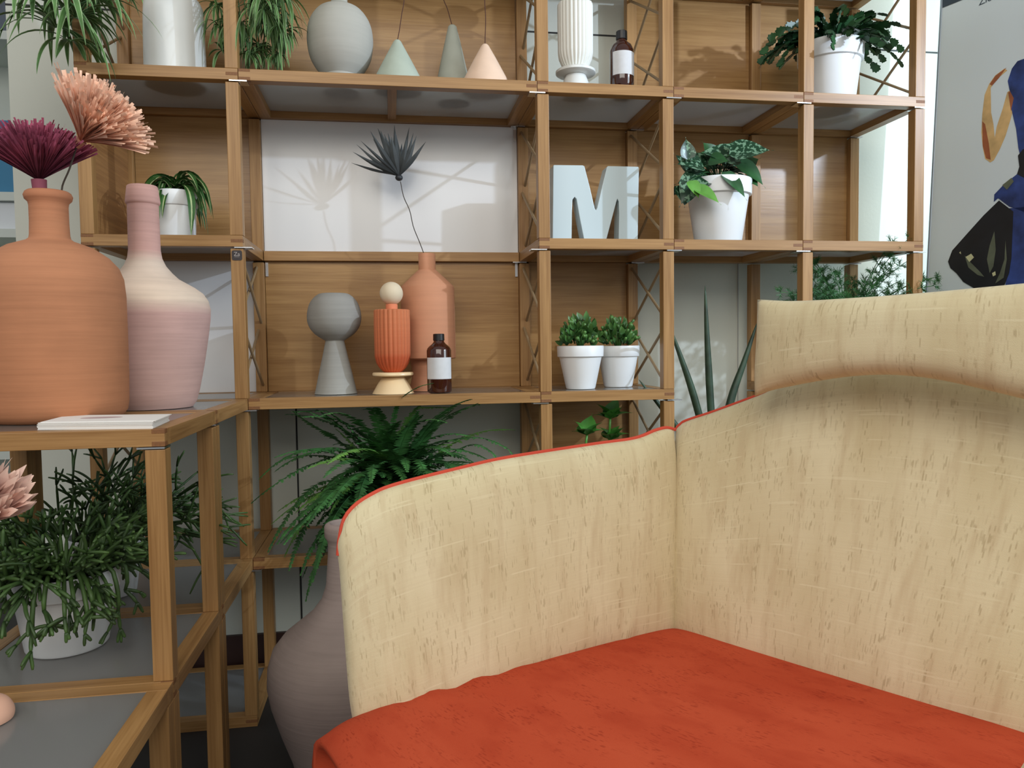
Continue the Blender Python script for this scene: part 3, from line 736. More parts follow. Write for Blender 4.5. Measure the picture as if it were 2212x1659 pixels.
# cards on the table
c00, c10 = onZ(82, 929, Z2), onZ(331, 926, Z2); c11 = onZ(372, 902, Z2 + 0.004); c11 = c10 + (c11 - c10).normalized() * min(0.115, (c11 - c10).length)
ex = (c10 - c00); ey = (c11 - c10)
for k in range(11):
    b = MB(); j = random.uniform(-0.0012, 0.0012); j2 = random.uniform(-0.001, 0.001); z = Z2 + k * 0.00105
    if k == 10: j += 0.002; j2 += 0.003
    o_ = Vector((j, j2, 0)); pp = [c00 + o_, c00 + ex + o_, c00 + ex + ey + o_, c00 + ey + o_]
    b.prism([(p.x, p.y, z) for p in pp], (0, 0, 0.00095))
    ctr = (pp[0] + pp[2]) / 2; mt = ['paper']
    if k == 10:
        mt = ['paper', plain('mauve_print', C(190, 168, 170), 0.7)]
        e0 = c00 + ex * 0.42 + ey * 0.55 + o_; b.poly([(e0.x + 0.030 * math.cos(a * PI / 12), e0.y + 0.016 * math.sin(a * PI / 12), z + 0.00102) for a in range(24)], 1)
    o = obj('card', b, mt, None, (ctr.x, ctr.y, z))
    if k == 10: tag(o, 'topmost white card with a mauve oval print on the table stack', 'card', 'white cards stacked on the table')
    else: tag(o, ['bottom white card of the stack lying directly on the glass table', 'second lowest', 'third lowest', 'fourth lowest', 'fifth lowest', 'middle', 'fifth', 'fourth', 'third', 'plain'][k] + (' white card in the stack on the glass table' if 0 < k < 6 else ' white card from the top of the stack' if 5 < k < 9 else ' white card directly beneath the printed top card' if k == 9 else ''), 'card', 'white cards stacked on the table')

# ------------------------------------------------------------------ flowers
def fan(mb, base, axis, length, spread, n, width, ragged=0.2, curl=0.1, tip=0.9, pointed=False, seed=1, flat=1.0):
    rnd = random.Random(seed); ax = Vector(axis).normalized(); a = ax.orthogonal().normalized(); b_ = ax.cross(a)
    for k in range(n):
        th = spread * math.sqrt(rnd.random()); ph_ = rnd.random() * 2 * PI
        d = ax * math.cos(th) + (a * math.cos(ph_) + b_ * math.sin(ph_) * flat) * math.sin(th)
        L = length * (1 - ragged * rnd.random()); bend = (a * rnd.uniform(-1, 1) + b_ * rnd.uniform(-1, 1)) * curl * L
        pts = [base + d * L * t + bend * t * t + (a * math.cos(ph_) + b_ * math.sin(ph_)) * 0.003 for t in (0, 0.3, 0.6, 0.85, 1)]
        sd = Vector((rnd.uniform(-1, 1), rnd.uniform(-1, 1), rnd.uniform(-1, 1)))
        w = width * rnd.uniform(0.7, 1.3)
        fn = (lambda t, w=w: w * (0.35 + 0.9 * math.sin(min(1, t * 1.15) * PI * 0.9)) * (1 if t < 0.9 else 0.1)) if pointed else (lambda t, w=w: w * (0.4 + 0.6 * t))
        mb.ribbon(pts, fn, sd, 0.1)
def cup(mb, base, axis, r0, r1, L):
    mb.tube([base, base + Vector(axis).normalized() * L * 0.5, base + Vector(axis).normalized() * L], [r0, (r0 + r1) / 2, r1], 14)
def flower(label, base, axis, length, spread, n, width, mats, stem_pts, cupdim, name='dried_flower', **k):
    t = thing(name, label, 'flower', tuple(stem_pts[-1]))
    b = MB(); fan(b, base, axis, length, spread, n, width, **k); obj('petals', b, mats[0], t)
    b = MB(); ax = Vector(axis).normalized(); cup(b, base - ax * cupdim[2], ax, cupdim[0], cupdim[1], cupdim[2]); obj('flower_base', b, mats[1], t, smooth=True)
    b = MB(); b.tube(resample(stem_pts, 14), 0.0015, 6); obj('stem', b, mats[2], t)
    return t
M['stemgrey'] = plain('dark_stem', C(70, 62, 54), 0.7)
burg = leafmat('burgundy_petals', C(96, 34, 54), C(178, 88, 118), rough=0.8, var=0.25)
fb = onY(84, 388, -0.43)
nk = Vector((TP.x, TP.y, 0))
s0 = mpp(fb)
flower('burgundy dried brush flower standing in the terracotta vase', fb, (-0.02, -0.05, 1), 128 * s0, 1.0, 1500, 0.0034, [burg, plain('burgundy_base', C(146, 74, 92), 0.7), M['stemgrey']],
       [fb - Vector((0, 0, 0.014)), Vector((TP.x - 0.012, TP.y, tpr[0][1] - 0.02)), Vector((TP.x - 0.01, TP.y, tpr[0][1] - 0.028))], (0.0105, 0.0115, 0.018), ragged=0.24, curl=0.16, seed=4)
pe = leafmat('peach_petals', C(220, 152, 126), C(252, 212, 186), rough=0.8, var=0.15)
f2 = onY(176, 303, -0.45); s2 = mpp(f2)
ax2 = (onY(240, 226, -0.47) - f2)
flower('peach dried brush flower leaning right out of the terracotta vase', f2, ax2, 138 * s2, 0.84, 1150, 0.0048, [pe, plain('peach_base', C(200, 140, 122), 0.7), M['stemgrey']],
       [f2 - ax2.normalized() * 0.012, onY(150, 365, -0.445), onY(134, 405, -0.435), Vector((TP.x + 0.022, TP.y, tpr[0][1] - 0.022))], (0.005, 0.008, 0.014), ragged=0.30, curl=0.18, seed=9)
f3 = onY(-62, 1130, -0.74); s3 = mpp(f3); ax3 = onY(5, 1035, -0.76) - f3
pkm = leafmat('pale_pink_petals', C(176, 104, 96), C(240, 206, 188), rough=0.7, var=0.1)
vb = onZ(-62, 1540, LV(1))
bud, BP, bpr = vessel('bud_vase', 'small round peach vase at the left edge on the lowest glass top', 'vase', -34, -0.735,
    spline([(1478, 12), (1490, 14), (1505, 26), (1518, 44), (1532, 53), (1546, 56), (1560, 52), (1576, 38)]), plain('peach_clay', C(226, 176, 150), 0.8), LV(1), 48, 1540)
flower('pale pink dried flower with pointed petals at the left edge', f3, ax3, 150 * s3, 0.62, 120, 0.013, [pkm, plain('pink_base', C(180, 120, 108), 0.7), M['stemgrey']],
       [f3 - ax3.normalized() * 0.012, f3 - Vector((0.01, 0, 0.1)), Vector((BP.x, BP.y, bpr[0][1] - 0.01))], (0.006, 0.012, 0.016), pointed=True, ragged=0.2, curl=0.12, seed=5)
# black paper flower in the tall bottle
bm = leafmat('charcoal_feathers', C(30, 34, 36), C(84, 90, 92), rough=0.7, var=0.2)
yb_ = 0.17
t = thing('black_flower', 'charcoal feather flower on a thin wire in the tall salmon bottle', 'flower', (TLP.x, TLP.y, tlpr[0][1] - 0.015))
b = MB(); kb = onY(862, 380, yb_); rnd = random.Random(3)
tips = [(759, 352, 7), (762, 328, 7), (770, 312, 6), (779, 304, 6), (800, 283, 9), (806, 300, 8), (816, 277, 9), (822, 282, 11), (830, 290, 11), (838, 288, 11), (852, 270, 9), (856, 292, 11), (846, 295, 11), (884, 275, 7), (878, 300, 9), (893, 287, 7), (900, 293, 8), (897, 305, 7), (920, 306, 8), (912, 316, 7), (868, 310, 10), (800, 345, 7)]
for U, V, w in tips:
    tp = onY(U, V, yb_ + rnd.uniform(-0.05, 0.04)); md = (kb + tp) / 2 + Vector((0, 0, -0.004)) + Vector((rnd.uniform(-1, 1) * 0.003, 0, 0))
    wm = w * mpp(kb) * 1.25
    b.ribbon(resample([kb, md, tp], 8), lambda t_, wm=wm: wm * (0.25 + 1.0 * math.sin(min(1, t_ * 1.25) * PI * 0.75)) * max(0.04, 1 - t_ ** 3), CR, 0.3)
obj('petals', b, bm, t)
b = MB(); kz = onY(862, 384, yb_); b.lathe(kz.x, kz.y, [(0.0098 * math.sin(PI * k / 12), kz.z + 0.008 * math.cos(PI * k / 12)) for k in range(13)], 20); obj('flower_base', b, plain('charcoal_knob', C(44, 46, 50), 0.5), t, smooth=True)
b = MB(); b.tube(resample([onY(865, 392, yb_), onY(872, 425, yb_), onY(885, 455, yb_), onY(893, 490, yb_), onY(907, 525, 0.185), Vector((TLP.x - 0.003, TLP.y, tlpr[0][1] - 0.013))], 24), 0.0011, 6); obj('stem', b, 'stemgrey', t)

# ------------------------------------------------------------------ pots and plants
def pot(parent, cx, cy, bz, h, rt, rb, rim_h, soil=True):
    zt = bz + h; b = MB()
    rr = rt * 0.93
    b.lathe(cx, cy, [(rt * 0.86, zt - 0.016), (rt * 0.955, zt - 0.001), (rt * 0.985, zt), (rt, zt - 0.002), (rt * 0.985, zt - rim_h + 0.001), (rt * 0.97, zt - rim_h), (rt * 0.905, zt - rim_h - 0.001), (rb, bz + 0.004), (rb * 0.95, bz), (0, bz)], 64)
    p = obj('pot', b, 'pot', parent, smooth=True, angle=40)
    if soil:
        b = MB(); b.lathe(cx, cy, [(0, zt - 0.010), (rt * 0.6, zt - 0.0105), (rt * 0.88, zt - 0.013)], 32); obj('soil', b, 'soil', parent, smooth=True)
    return p
def heart(mb, base, d, side, L, w, droop=0.15, mi=0):
    d = Vector(d).normalized(); side = Vector(side); side = (side - d * side.dot(d)).normalized(); up = side.cross(d)
    N = 10; rows = []
    for i in range(N + 1):
        f = i / N; ww = w * (math.sin(min(1, f * 1.05 + 0.10) ** 0.75 * PI) ** 0.8 if 0 < f < 1 else 0.03)
        ctr = base + d * L * f - up * droop * L * f * f + up * 0.03 * L * math.sin(f * PI)
        k = len(mb.v); mb.v += [ctr - side * ww / 2 + up * ww * 0.12, ctr - side * ww / 4 + up * ww * 0.04, ctr, ctr + side * ww / 4 + up * ww * 0.04, ctr + side * ww / 2 + up * ww * 0.12]
        for j in range(5): mb.uv[k + j] = (j / 4, f)
        rows.append(k)
    for A, B in zip(rows[:-1], rows[1:]):
        for j in range(4): mb.f.append([A + j, A + j + 1, B + j + 1, B + j]); mb.mi.append(mi)
def arc(p, az, el, L, g, n=10, tw=0.0):
    """a stem that starts at p, heads off at azimuth/elevation and bends down by g"""
    pts = [Vector(p)]; d = Vector((math.cos(az) * math.cos(el), math.sin(az) * math.cos(el), math.sin(el)))
    for i in range(n):
        pts.append(pts[-1] + d * (L / n)); d = (d + Vector((math.sin(az) * tw, -math.cos(az) * tw, -g)) * (1.0 / n)).normalized()
    return pts
rn = random.Random(11)
spider_m = leafmat('spider_plant_leaf', C(44, 82, 36), C(58, 104, 46), C(176, 192, 140), 0.22, var=0.25)
spider_e = leafmat('spider_plant_edge_leaf', C(62, 96, 48), C(92, 130, 70), C(150, 176, 128), 0.14, edge=True, var=0.25)
# spider plant in white pot, third shelf left
P, pr = profile(382, 0.10, [(416, 45), (449, 43), (508, 38)], 500)
t = thing('spider_plant', 'striped spider plant in a white pot behind the pink vase', 'plant', (P.x, P.y, LV(3)))
hpt = pr[0][1] - LV(3); pot(t, P.x, P.y, LV(3), hpt, pr[0][0], pr[2][0], 0.034)
b = MB(); top = Vector((P.x, P.y, pr[0][1] - 0.005))
for k in range(54):
    az = rn.random() * 2 * PI; el = rn.uniform(0.75, 1.45); L = rn.uniform(0.12, 0.20)
    if math.sin(az) > 0.3: L *= 0.75
    if math.cos(az) < -0.3 : L *= 0.8
    w = rn.uniform(0.013, 0.020); b.ribbon(arc(top + Vector((rn.uniform(-1, 1), rn.uniform(-1, 1), 0)) * 0.012, az, el, L, rn.uniform(3.6, 6.0), 14, rn.uniform(-1, 1)), lambda t_, w=w: w * (0.5 + 1.2 * t_ if t_ < 0.4 else (1 - ((t_ - 0.4) / 0.6) ** 2) + 0.03), None, 0.35)
obj('foliage', b, spider_m, t)
def hanging_spider(label, px, y, roots, n, lens, seed, potz, spread=0.16, ell=(0.2, 1.0), wid=(0.008, 0.013), runners=6, wstretch=1.0):
    r = random.Random(seed); R = onY(px[0], px[1], y); 
    pz = LV(5)
    t = thing('spider_plant', label, 'plant', (R.x, potz, pz))
    pot(t, R.x, potz, pz, 0.11, 0.07, 0.05, 0.03)
    b = MB(); top = Vector((R.x, potz, pz + 0.1))
    for k in range(36):
        az = -PI / 2 + r.uniform(-2.4, 2.4); L = r.uniform(0.12, 0.28); w = r.uniform(*wid)
        b.ribbon(arc(top, az, r.uniform(0.5, 1.2), L, r.uniform(2.5, 4), 10), lambda t_, w=w: w * (0.6 + t_ if t_ < 0.4 else 1 - ((t_ - 0.4) / 0.6) ** 2 + 0.03), None, 0.3)
    # runners carrying plantlets that hang down
    for (U, V, yy, n_, Lm) in roots:
        c = onY(U, V, yy); s_ = Vector((R.x + (c.x - R.x) * 0.35, potz - 0.06, pz + 0.1)); md = Vector((c.x, min(yy, -0.03), (pz + c.z) / 2 + 0.12))
        b.tube(resample([top, Vector((c.x * 0.6 + R.x * 0.4, -0.035, pz + 0.14)), md, c + Vector((0, 0, 0.01))], 16), 0.0013, 5)
        for k in range(n_):
            az = r.random() * 2 * PI; w = r.uniform(*wid); L = Lm * r.uniform(0.5, 1.1)
            if math.sin(az) > 0: L *= 0.6
            b.ribbon(arc(c, az, r.uniform(*ell), L, r.uniform(1.8, 3.6), 12, r.uniform(-0.5, 0.5)), lambda t_, w=w: w * (0.5 + 1.2 * t_ if t_ < 0.4 else 1 - ((t_ - 0.4) / 0.6) ** 2 + 0.03), None, 0.3)
    obj('foliage', b, spider_e, t)
hanging_spider('long-leaved spider plant trailing over the top left end of the bookshelf', (150, -200), 0.0, [(130, -10, -0.05, 30, 0.27), (70, 0, -0.06, 13, 0.24), (165, 40, -0.05, 22, 0.20), (205, -10, -0.04, 20, 0.19), (120, 60, -0.05, 16, 0.26), (235, -30, -0.02, 8, 0.14), (150, 90, -0.05, 8, 0.22)], 0, 0, 21, 0.12, wid=(0.009, 0.015))
hanging_spider('dense spider plant hanging beside the round grey vase, top shelf', (560, -200), 0.0, [(560, 0, 0.10, 40, 0.15), (590, 40, 0.12, 36, 0.12), (520, 50, 0.12, 34, 0.12), (612, 70, 0.11, 34, 0.12), (560, 100, 0.12, 36, 0.10), (475, 60, 0.15, 22, 0.10), (570, 20, 0.05, 34, 0.17), (606, -10, 0.06, 30, 0.17), (600, 115, 0.10, 20, 0.08), (540, 120, 0.10, 20, 0.08), (480, 110, 0.14, 16, 0.08), (470, 10, 0.15, 20, 0.12)], 0, 0, 33, 0.14, ell=(-0.9, 1.0), wid=(0.005, 0.010))

# jade-like succulents
def succulent(label, u, y, v0, rt_row, rb_row, pv, seed, hts):
    P, pr = profile(u, y, [rt_row, rb_row], v0)
    t = thing('potted_succulent', label, 'plant', (P.x, P.y, Z2)); h = pr[0][1] - Z2
    pot(t, P.x, P.y, Z2, h, pr[0][0], pr[1][0], 0.028)
    r = random.Random(seed); b = MB(); c = Vector((P.x, P.y, pr[0][1] - 0.008)); RR = pr[0][0]
    for k in range(150):
        az = r.random() * 2 * PI; el = math.asin(r.uniform(0.05, 1)); rad = r.uniform(0.45, 1.0)
        s_ = c + Vector((math.cos(az) * math.cos(el) * RR * 0.86 * rad, math.sin(az) * math.cos(el) * RR * 0.86 * rad, 0.010 + math.sin(el) * hts * rad * 0.86))
        d = (s_ - c).normalized() * 0.8 + Vector((r.uniform(-.5, .5), r.uniform(-.5, .5), r.uniform(0, .8))); d.normalize()
        L = r.uniform(0.016, 0.026); w = r.uniform(0.0042, 0.0068)
        if k % 3 == 0: b.tube([s_, s_ + d * L * 0.3, s_ + d * L * 0.7, s_ + d * L * 0.93, s_ + d * L], [w * 0.4, w * 0.6, w * 0.9, w * 0.8, w * 0.3], 7, uvy=None)
        else: heart(b, s_, d, d.cross(Vector((r.uniform(-.6, .6), -0.7, r.uniform(-.6, .6)))), L * 1.2, w * 2.5, -0.12)
    for k in range(9):
        az = k * 0.7; b.tube([c - Vector((0, 0, 0.004)), c + Vector((math.cos(az) * RR * 0.35, math.sin(az) * RR * 0.35, hts * 0.6))], [0.004, 0.003], 6)
    obj('foliage', b, leafmat('jade_leaf', C(42, 84, 38), C(92, 134, 66), rough=0.4, var=0.3), t, smooth=True, angle=None)
succulent('jade succulent in white pot, the nearer and fuller of the pair', 1254, 0.11, 800, (747, 50.5), (841, 32), 660, 5, 0.088)
succulent('jade succulent in white pot, set slightly behind the fuller one', 1335, 0.17, 800, (747, 46.5), (836, 31), 672, 6, 0.076)
# christmas cactus
P, pr = profile(1793, 0.12, [(100, 68), (138, 66), (212, 50)], 160)
t = thing('christmas_cactus', 'dark green cactus with toothed drooping segments in white pot, top shelf at right', 'plant', (P.x, P.y, LV(4)))
pot(t, P.x, P.y, LV(4), pr[0][1] - LV(4), pr[0][0], pr[2][0], 0.045)
b = MB(); r = random.Random(8); c = Vector((P.x, P.y, pr[0][1] - 0.006))
shape = [(0, 0), (0.26, 0.10), (0.34, 0.28), (0.52, 0.36), (0.40, 0.48), (0.50, 0.66), (0.60, 0.74), (0.40, 0.80), (0.34, 0.98), (0.10, 0.95), (0, 1.0)]
for k in range(125):
    az = r.random() * 2 * PI; el = r.uniform(0.15, 1.35); d = Vector((math.cos(az) * math.cos(el), math.sin(az) * math.cos(el), math.sin(el)))
    if math.sin(az) > 0.2: d.y *= 0.6
    p = c + Vector((d.x, d.y, 0)) * pr[0][0] * r.uniform(0.2, 0.8); nseg = r.choice((3, 4, 5, 5, 6, 7)) if abs(math.cos(az)) > 0.5 else r.choice((2, 3, 4))
    sdv = Vector((r.uniform(-1, 1), r.uniform(-1, 1), r.uniform(-0.4, 0.4)))
    for s_ in range(nseg):
        L = r.uniform(0.024, 0.033); w = L * 0.66; sd2 = (sdv - d * sdv.dot(d)).normalized(); nn = d.cross(sd2) * 0.0012
        ptsl = [p + d * L * y_ + sd2 * w * x_ for x_, y_ in shape] + [p + d * L * y_ - sd2 * w * x_ for x_, y_ in shape[-2:0:-1]]
        b.poly([q_ + nn for q_ in ptsl], uvs=[(0.5, s_ / nseg)] * len(ptsl)); b.poly([q_ - nn for q_ in ptsl][::-1], uvs=[(0.5, s_ / nseg)] * len(ptsl))
        p = p + d * L * 0.96; d = (d + Vector((math.cos(az) * 0.10, math.sin(az) * 0.08, -0.36)) + Vector((r.uniform(-1, 1), r.uniform(-1, 1), r.uniform(-1, 1))) * 0.18).normalized()
        if p.y > DEP - 0.03 or (p.y < 0.045 and X4 - 0.04 < p.x < X4 + 0.06): break
obj('foliage', b, leafmat('cactus_segment', C(28, 58, 36), C(44, 84, 44), rough=0.4, var=0.3), t)
# scindapsus
def variegated(name, g0, g1, silver, amt):
    m, nt, bs = nodes(name); tc = nt.nodes.new('ShaderNodeTexCoord')
    n = nt.nodes.new('ShaderNodeTexNoise'); n.inputs['Scale'].default_value = 95; n.inputs['Detail'].default_value = 2
    mp = nt.nodes.new('ShaderNodeMapping'); nt.links.new(tc.outputs['Object'], mp.inputs[0]); nt.links.new(mp.outputs[0], n.inputs['Vector'])
    cr = nt.nodes.new('ShaderNodeValToRGB'); cr.color_ramp.elements[0].position = amt; cr.color_ramp.elements[0].color = g0
    cr.color_ramp.elements[1].position = amt + 0.03; cr.color_ramp.elements[1].color = silver
    e = cr.color_ramp.elements.new(amt - 0.2); e.color = g1
    nt.links.new(n.outputs['Fac'], cr.inputs[0]); nt.links.new(cr.outputs[0], bs.inputs['Base Color']); bs.inputs['Roughness'].default_value = 0.35
    return m
P, pr = profile(1551, 0.11, [(392, 71), (430, 67), (517, 49)], 500)
t = thing('silver_pothos', 'silver-flecked trailing pothos in a white pot beside the letter M', 'plant', (P.x, P.y, LV(3)))
pot(t, P.x, P.y, LV(3), pr[0][1] - LV(3), pr[0][0], pr[2][0], 0.040)
c = Vector((P.x, P.y, pr[0][1] - 0.006)); b = MB(); b2 = MB(); r = random.Random(12); b3 = MB()
LF = [ # base px, tip px, width px, y base, y tip
 ((1575, 335), (1668, 318), 46, .06, .03, 0), ((1600, 350), (1512, 322), 50, .08, .09, 0), ((1485, 345), (1483, 297), 24, .05, .05, 0),
 ((1560, 372), (1615, 425), 26, .04, .00, 1), ((1545, 365), (1500, 325), 40, .10, .12, 0), ((1590, 350), (1655, 398), 34, .09, .06, 1),
 ((1520, 360), (1462, 350), 38, .06, .05, 0), ((1530, 385), (1462, 392), 42, .07, .05, 0), ((1500, 405), (1558, 436), 26, .02, -.01, 2), ((1490, 390), (1512, 428), 22, .02, .0, 2),
 ((1510, 380), (1470, 440), 40, .05, .03, 0), ((1560, 350), (1580, 305), 36, .12, .12, 1), ((1600, 365), (1640, 340), 36, .12, .1, 1), ((1540, 340), (1520, 305), 30, .12, .12, 1),
 ((1480, 400), (1480, 445), 34, .06, .05, 0), ((1530, 350), (1575, 345), 36, .07, .04, 1), ((1610, 380), (1640, 402), 22, .08, .06, 1), ((1495, 375), (1460, 330), 30, .10, .11, 0), ((1460, 420), (1458, 400), 18, .08, .07, 0)]
for (b0, t0, w, y0, y1, kind) in LF:
    A_, B_ = onY(b0[0], b0[1], y0), onY(t0[0], t0[1], y1); d = B_ - A_
    tgt = (b, b2, b3)[kind]
    sd_ = d.cross(Vector((0, -0.75, 0.66))); heart(tgt, A_, d, sd_, d.length * 1.05, w * mpp(A_) * 1.5, 0.1)
    b2.tube(resample([c, (c + A_) / 2 + Vector((0, 0, 0.02)), A_], 8), 0.0014, 5)
for k in range(26):
    az = r.random() * 2 * PI; el = r.uniform(0.1, 1.2); s_ = c + Vector((math.cos(az) * math.cos(el), math.sin(az) * math.cos(el) * 0.8, math.sin(el))) * r.uniform(0.03, 0.07)
    d = (s_ - c) + Vector((0, 0, -0.03)); tgt = (b, b2)[k % 2]; heart(tgt, s_, d, d.cross(Vector((r.uniform(-.3, .3), -0.6, 0.7))), r.uniform(0.035, 0.055), r.uniform(0.022, 0.034), 0.3)
    b2.tube([c, s_], 0.0013, 5)
obj('silvery_leaves', b, variegated('silver_leaf', C(30, 66, 42), C(24, 54, 34), C(112, 146, 118), 0.53), t, smooth=True, angle=None)
obj('plain_leaves', b2, leafmat('dark_green_leaf', C(34, 72, 40), C(48, 92, 48), var=0.25, rough=0.35), t, smooth=True, angle=None)
obj('young_leaves', b3, leafmat('young_green_leaf', C(86, 138, 56), C(98, 150, 60), var=0.15, rough=0.35), t, smooth=True, angle=None)
# broad-leaved plant low between the posts
P = onY(1300, 960, 0.12)
t = thing('leafy_plant', 'bright green broad-leaved plant low on the shelf just above the armchair arm', 'plant', (P.x, 0.12, LV(1)))
pot(t, P.x, 0.12, LV(1), 0.11, 0.06, 0.045, 0.028); b = MB(); c = Vector((P.x, 0.12, LV(1) + 0.10)); r = random.Random(2)
for (h, y_, rad, n_, L0) in ((onY(1268, 940, 0.06), 0.06, 0, 7, 0.052), (onY(1318, 905, 0.09), 0.09, 0, 7, 0.056), (onY(1320, 950, 0.1), 0.1, 0, 6, 0.05)):
    b.tube(resample([c, Vector((h.x, y_ + 0.02, (c.z + h.z) / 2)), h], 8), 0.003, 6)
    for k in range(n_):
        az = k * 2.4 + r.random(); el = 1.15 - k * 0.14; d = Vector((math.cos(az) * math.cos(el), math.sin(az) * math.cos(el), math.sin(el)))
        heart(b, h, d, d.cross(Vector((0, 0, 1))), L0 * r.uniform(0.95, 1.25), 0.048, 0.25)
obj('foliage', b, leafmat('bright_leaf', C(58, 118, 46), C(84, 150, 62), var=0.2, rough=0.35), t, smooth=True, angle=None)
# snake plant
P = onY(1545, 1000, 0.12)
t = thing('snake_plant', 'snake plant with tall round pointed leaves rising behind the armchair', 'plant', (P.x, 0.12, LV(1)))
pot(t, P.x, 0.12, LV(1), 0.12, 0.075, 0.055, 0.03); b = MB(); c = Vector((P.x, 0.12, LV(1) + 0.10))
for path, w in (([(1523, 617), (1527, 720), (1533, 840), (1540, 960)], 8), ([(1440, 690), (1470, 770), (1500, 860), (1530, 980)], 8), ([(1636, 696), (1608, 780), (1580, 860), (1552, 980)], 8.5), ([(1380, 820), (1422, 872), (1466, 928), (1520, 1010)], 7)):
    yy = 0.10; w3 = [onY(a, c_, yy) for a, c_ in path]; foot = Vector((c.x + (w3[-1].x - c.x) * 0.4, c.y, c.z))
    pts_ = resample(w3 + [foot], 24); sc_ = mpp(w3[0])
    b.tube(pts_, [sc_ * w * (0.06 + 0.94 * min(1, (i / 23) * 2.2) ** 0.6) for i in range(24)], 12)
obj('foliage', b, leafmat('snake_leaf', C(50, 70, 50), C(44, 66, 48), var=0.35, rough=0.5), t, smooth=True, angle=None)
# asparagus fern
P = onY(1835, 640, 0.13)
t = thing('asparagus_fern', 'feathery asparagus fern on the right shelf above the headrest', 'plant', (P.x, 0.14, Z2))
pot(t, P.x, 0.14, Z2, 0.13, 0.075, 0.055, 0.03); b = MB(); c = Vector((P.x, 0.14, Z2 + 0.12)); r = random.Random(17)
def feather(mb, pts, L):
    n = len(pts)
    mb.tube(pts, 0.0009, 4)
    for i in range(3, n):
        for sgn in range(4):
            d0 = (pts[i] - pts[i - 1]).normalized(); o1 = d0.orthogonal(); 
            rot = Matrix.Rotation(r.random() * 2 * PI, 3, d0); d1 = (d0 * 0.6 + (rot @ o1)).normalized(); q0 = pts[i]
            LL = L * r.uniform(0.5, 1.1) * (1 - 0.5 * i / n); q1 = q0 + d1 * LL
            mb.tube([q0, q1], 0.0006, 3)
            for f in (0.3, 0.5, 0.7, 0.85, 1.0):
                for q_ in range(3):
                    dd = (d1 * 0.8 + Vector((r.uniform(-1, 1), r.uniform(-1, 1), r.uniform(-1, 1)))).normalized(); e = q0 + d1 * LL * f
                    mb.tube([e, e + dd * r.uniform(0.008, 0.013)], [0.0005, 0.0003], 3)
for k in range(84):
    az = r.choice((0, PI)) + r.uniform(-1.2, 1.2); el = r.uniform(0.55, 1.35); L = r.uniform(0.17, 0.27)
    if math.cos(az) > 0: L *= 1.15
    if math.sin(az) > 0.3: L *= 0.7
    feather(b, arc(c, az, el, L, 1.1, 9), 0.030)
obj('foliage', b, leafmat('asparagus_needles', C(44, 96, 52), C(70, 124, 66), var=0.3, rough=0.6), t)
# boston fern
P = onY(850, 1040, 0.13)
t = thing('boston_fern', 'large dark green Boston fern arching out from the shelf behind the armchair', 'plant', (P.x, 0.13, LV(1)))
pot(t, P.x, 0.13, LV(1), 0.13, 0.085, 0.06, 0.032); c = Vector((P.x, 0.10, LV(1) + 0.14)); r = random.Random(23)
def frond(mb, pts, w):
    mb.tube(pts, 0.0009, 4, uvy=0.2); n = len(pts)
    for i in range(1, n):
        f = i / n; L = w * (math.sin(min(1, f * 1.5 + 0.25) * PI / 2)) * (1 - f ** 2.6) + 0.002
        d0 = (pts[i] - pts[i - 1]).normalized(); sd_ = Vector((-d0.y, d0.x, 0)); sd_ = sd_.normalized() if sd_.length > 1e-4 else Vector((1, 0, 0))
        sd_ = (sd_ + Vector((r.uniform(-.2, .2), r.uniform(-.2, .2), r.uniform(-.2, .2)))).normalized(); up = sd_.cross(d0)
        for sg in (-1, 1):
            D = (sd_ * sg + d0 * 0.25 - Vector((0, 0, 0.18))).normalized(); q0 = pts[i]; hw = 0.0037
            a = q0 + d0 * hw; b_ = q0 - d0 * hw; e1 = q0 + D * L * 0.55; e2 = q0 + D * L; 
            mb.poly([b_, e1 - d0 * hw * 0.9, e2, e1 + d0 * hw, a], uvs=[(0, f), (0, f), (0.5, f), (1, f), (1, f)])
b = MB(); bl = MB()
for k in range(210):
    az = r.random() * 2 * PI
    if math.sin(az) > 0.25 and r.random() < 0.6: az = -az
    el = r.uniform(0.0, 1.35); L = r.uniform(0.17, 0.36) * (1.0 if abs(math.cos(az)) > 0.4 else 0.75)
    if math.sin(az) > 0.2: L *= 0.6
    base = c + Vector((r.uniform(-1, 1), r.uniform(-1, 1), 0)) * 0.04
    pts_ = arc(base, az, el, L, r.uniform(0.9, 2.4), max(18, int(L / 0.0074)))
    pts_ = [Vector((p.x, min(p.y, 0.32), min(p.z, LV(2) - BH - 0.008) if p.y > -0.01 else p.z)) for p in pts_]
    frond(bl if k % 11 == 0 else b, pts_, 0.026)
for path in ([(850, 1040), (760, 985), (680, 1000), (620, 1030), (575, 1060), (545, 1085)], [(800, 1050), (700, 1040), (640, 1090), (600, 1150), (580, 1190)],
             [(820, 1050), (720, 1070), (670, 1120), (640, 1180), (625, 1230)], [(840, 1050), (770, 1070), (710, 1130), (670, 1190), (650, 1240)],
             [(860, 1030), (950, 960), (1030, 945), (1090, 965), (1112, 988)], [(860, 1030), (960, 985), (1020, 960), (1060, 975), (1078, 1000)], [(860, 1000), (930, 930), (990, 890), (1030, 872)],
             [(800, 1010), (730, 950), (670, 915), (635, 890)], [(850, 1020), (848, 930), (862, 868), (900, 838), (935, 828)]):
    yy = [0.11, 0.06, 0.01, -0.02, -0.04, -0.05, -0.06]
    frond(b, resample([onY(a, c_, yy[i]) for i, (a, c_) in enumerate(path)], 40), 0.021 if path[-1][1] != 828 else 0.008)
obj('foliage', b, leafmat('fern_leaf', C(40, 82, 40), C(66, 116, 58), var=0.35, rough=0.55), t)
obj('young_fronds', bl, leafmat('young_fern_leaf', C(70, 118, 50), C(110, 156, 70), var=0.2, rough=0.55), t)
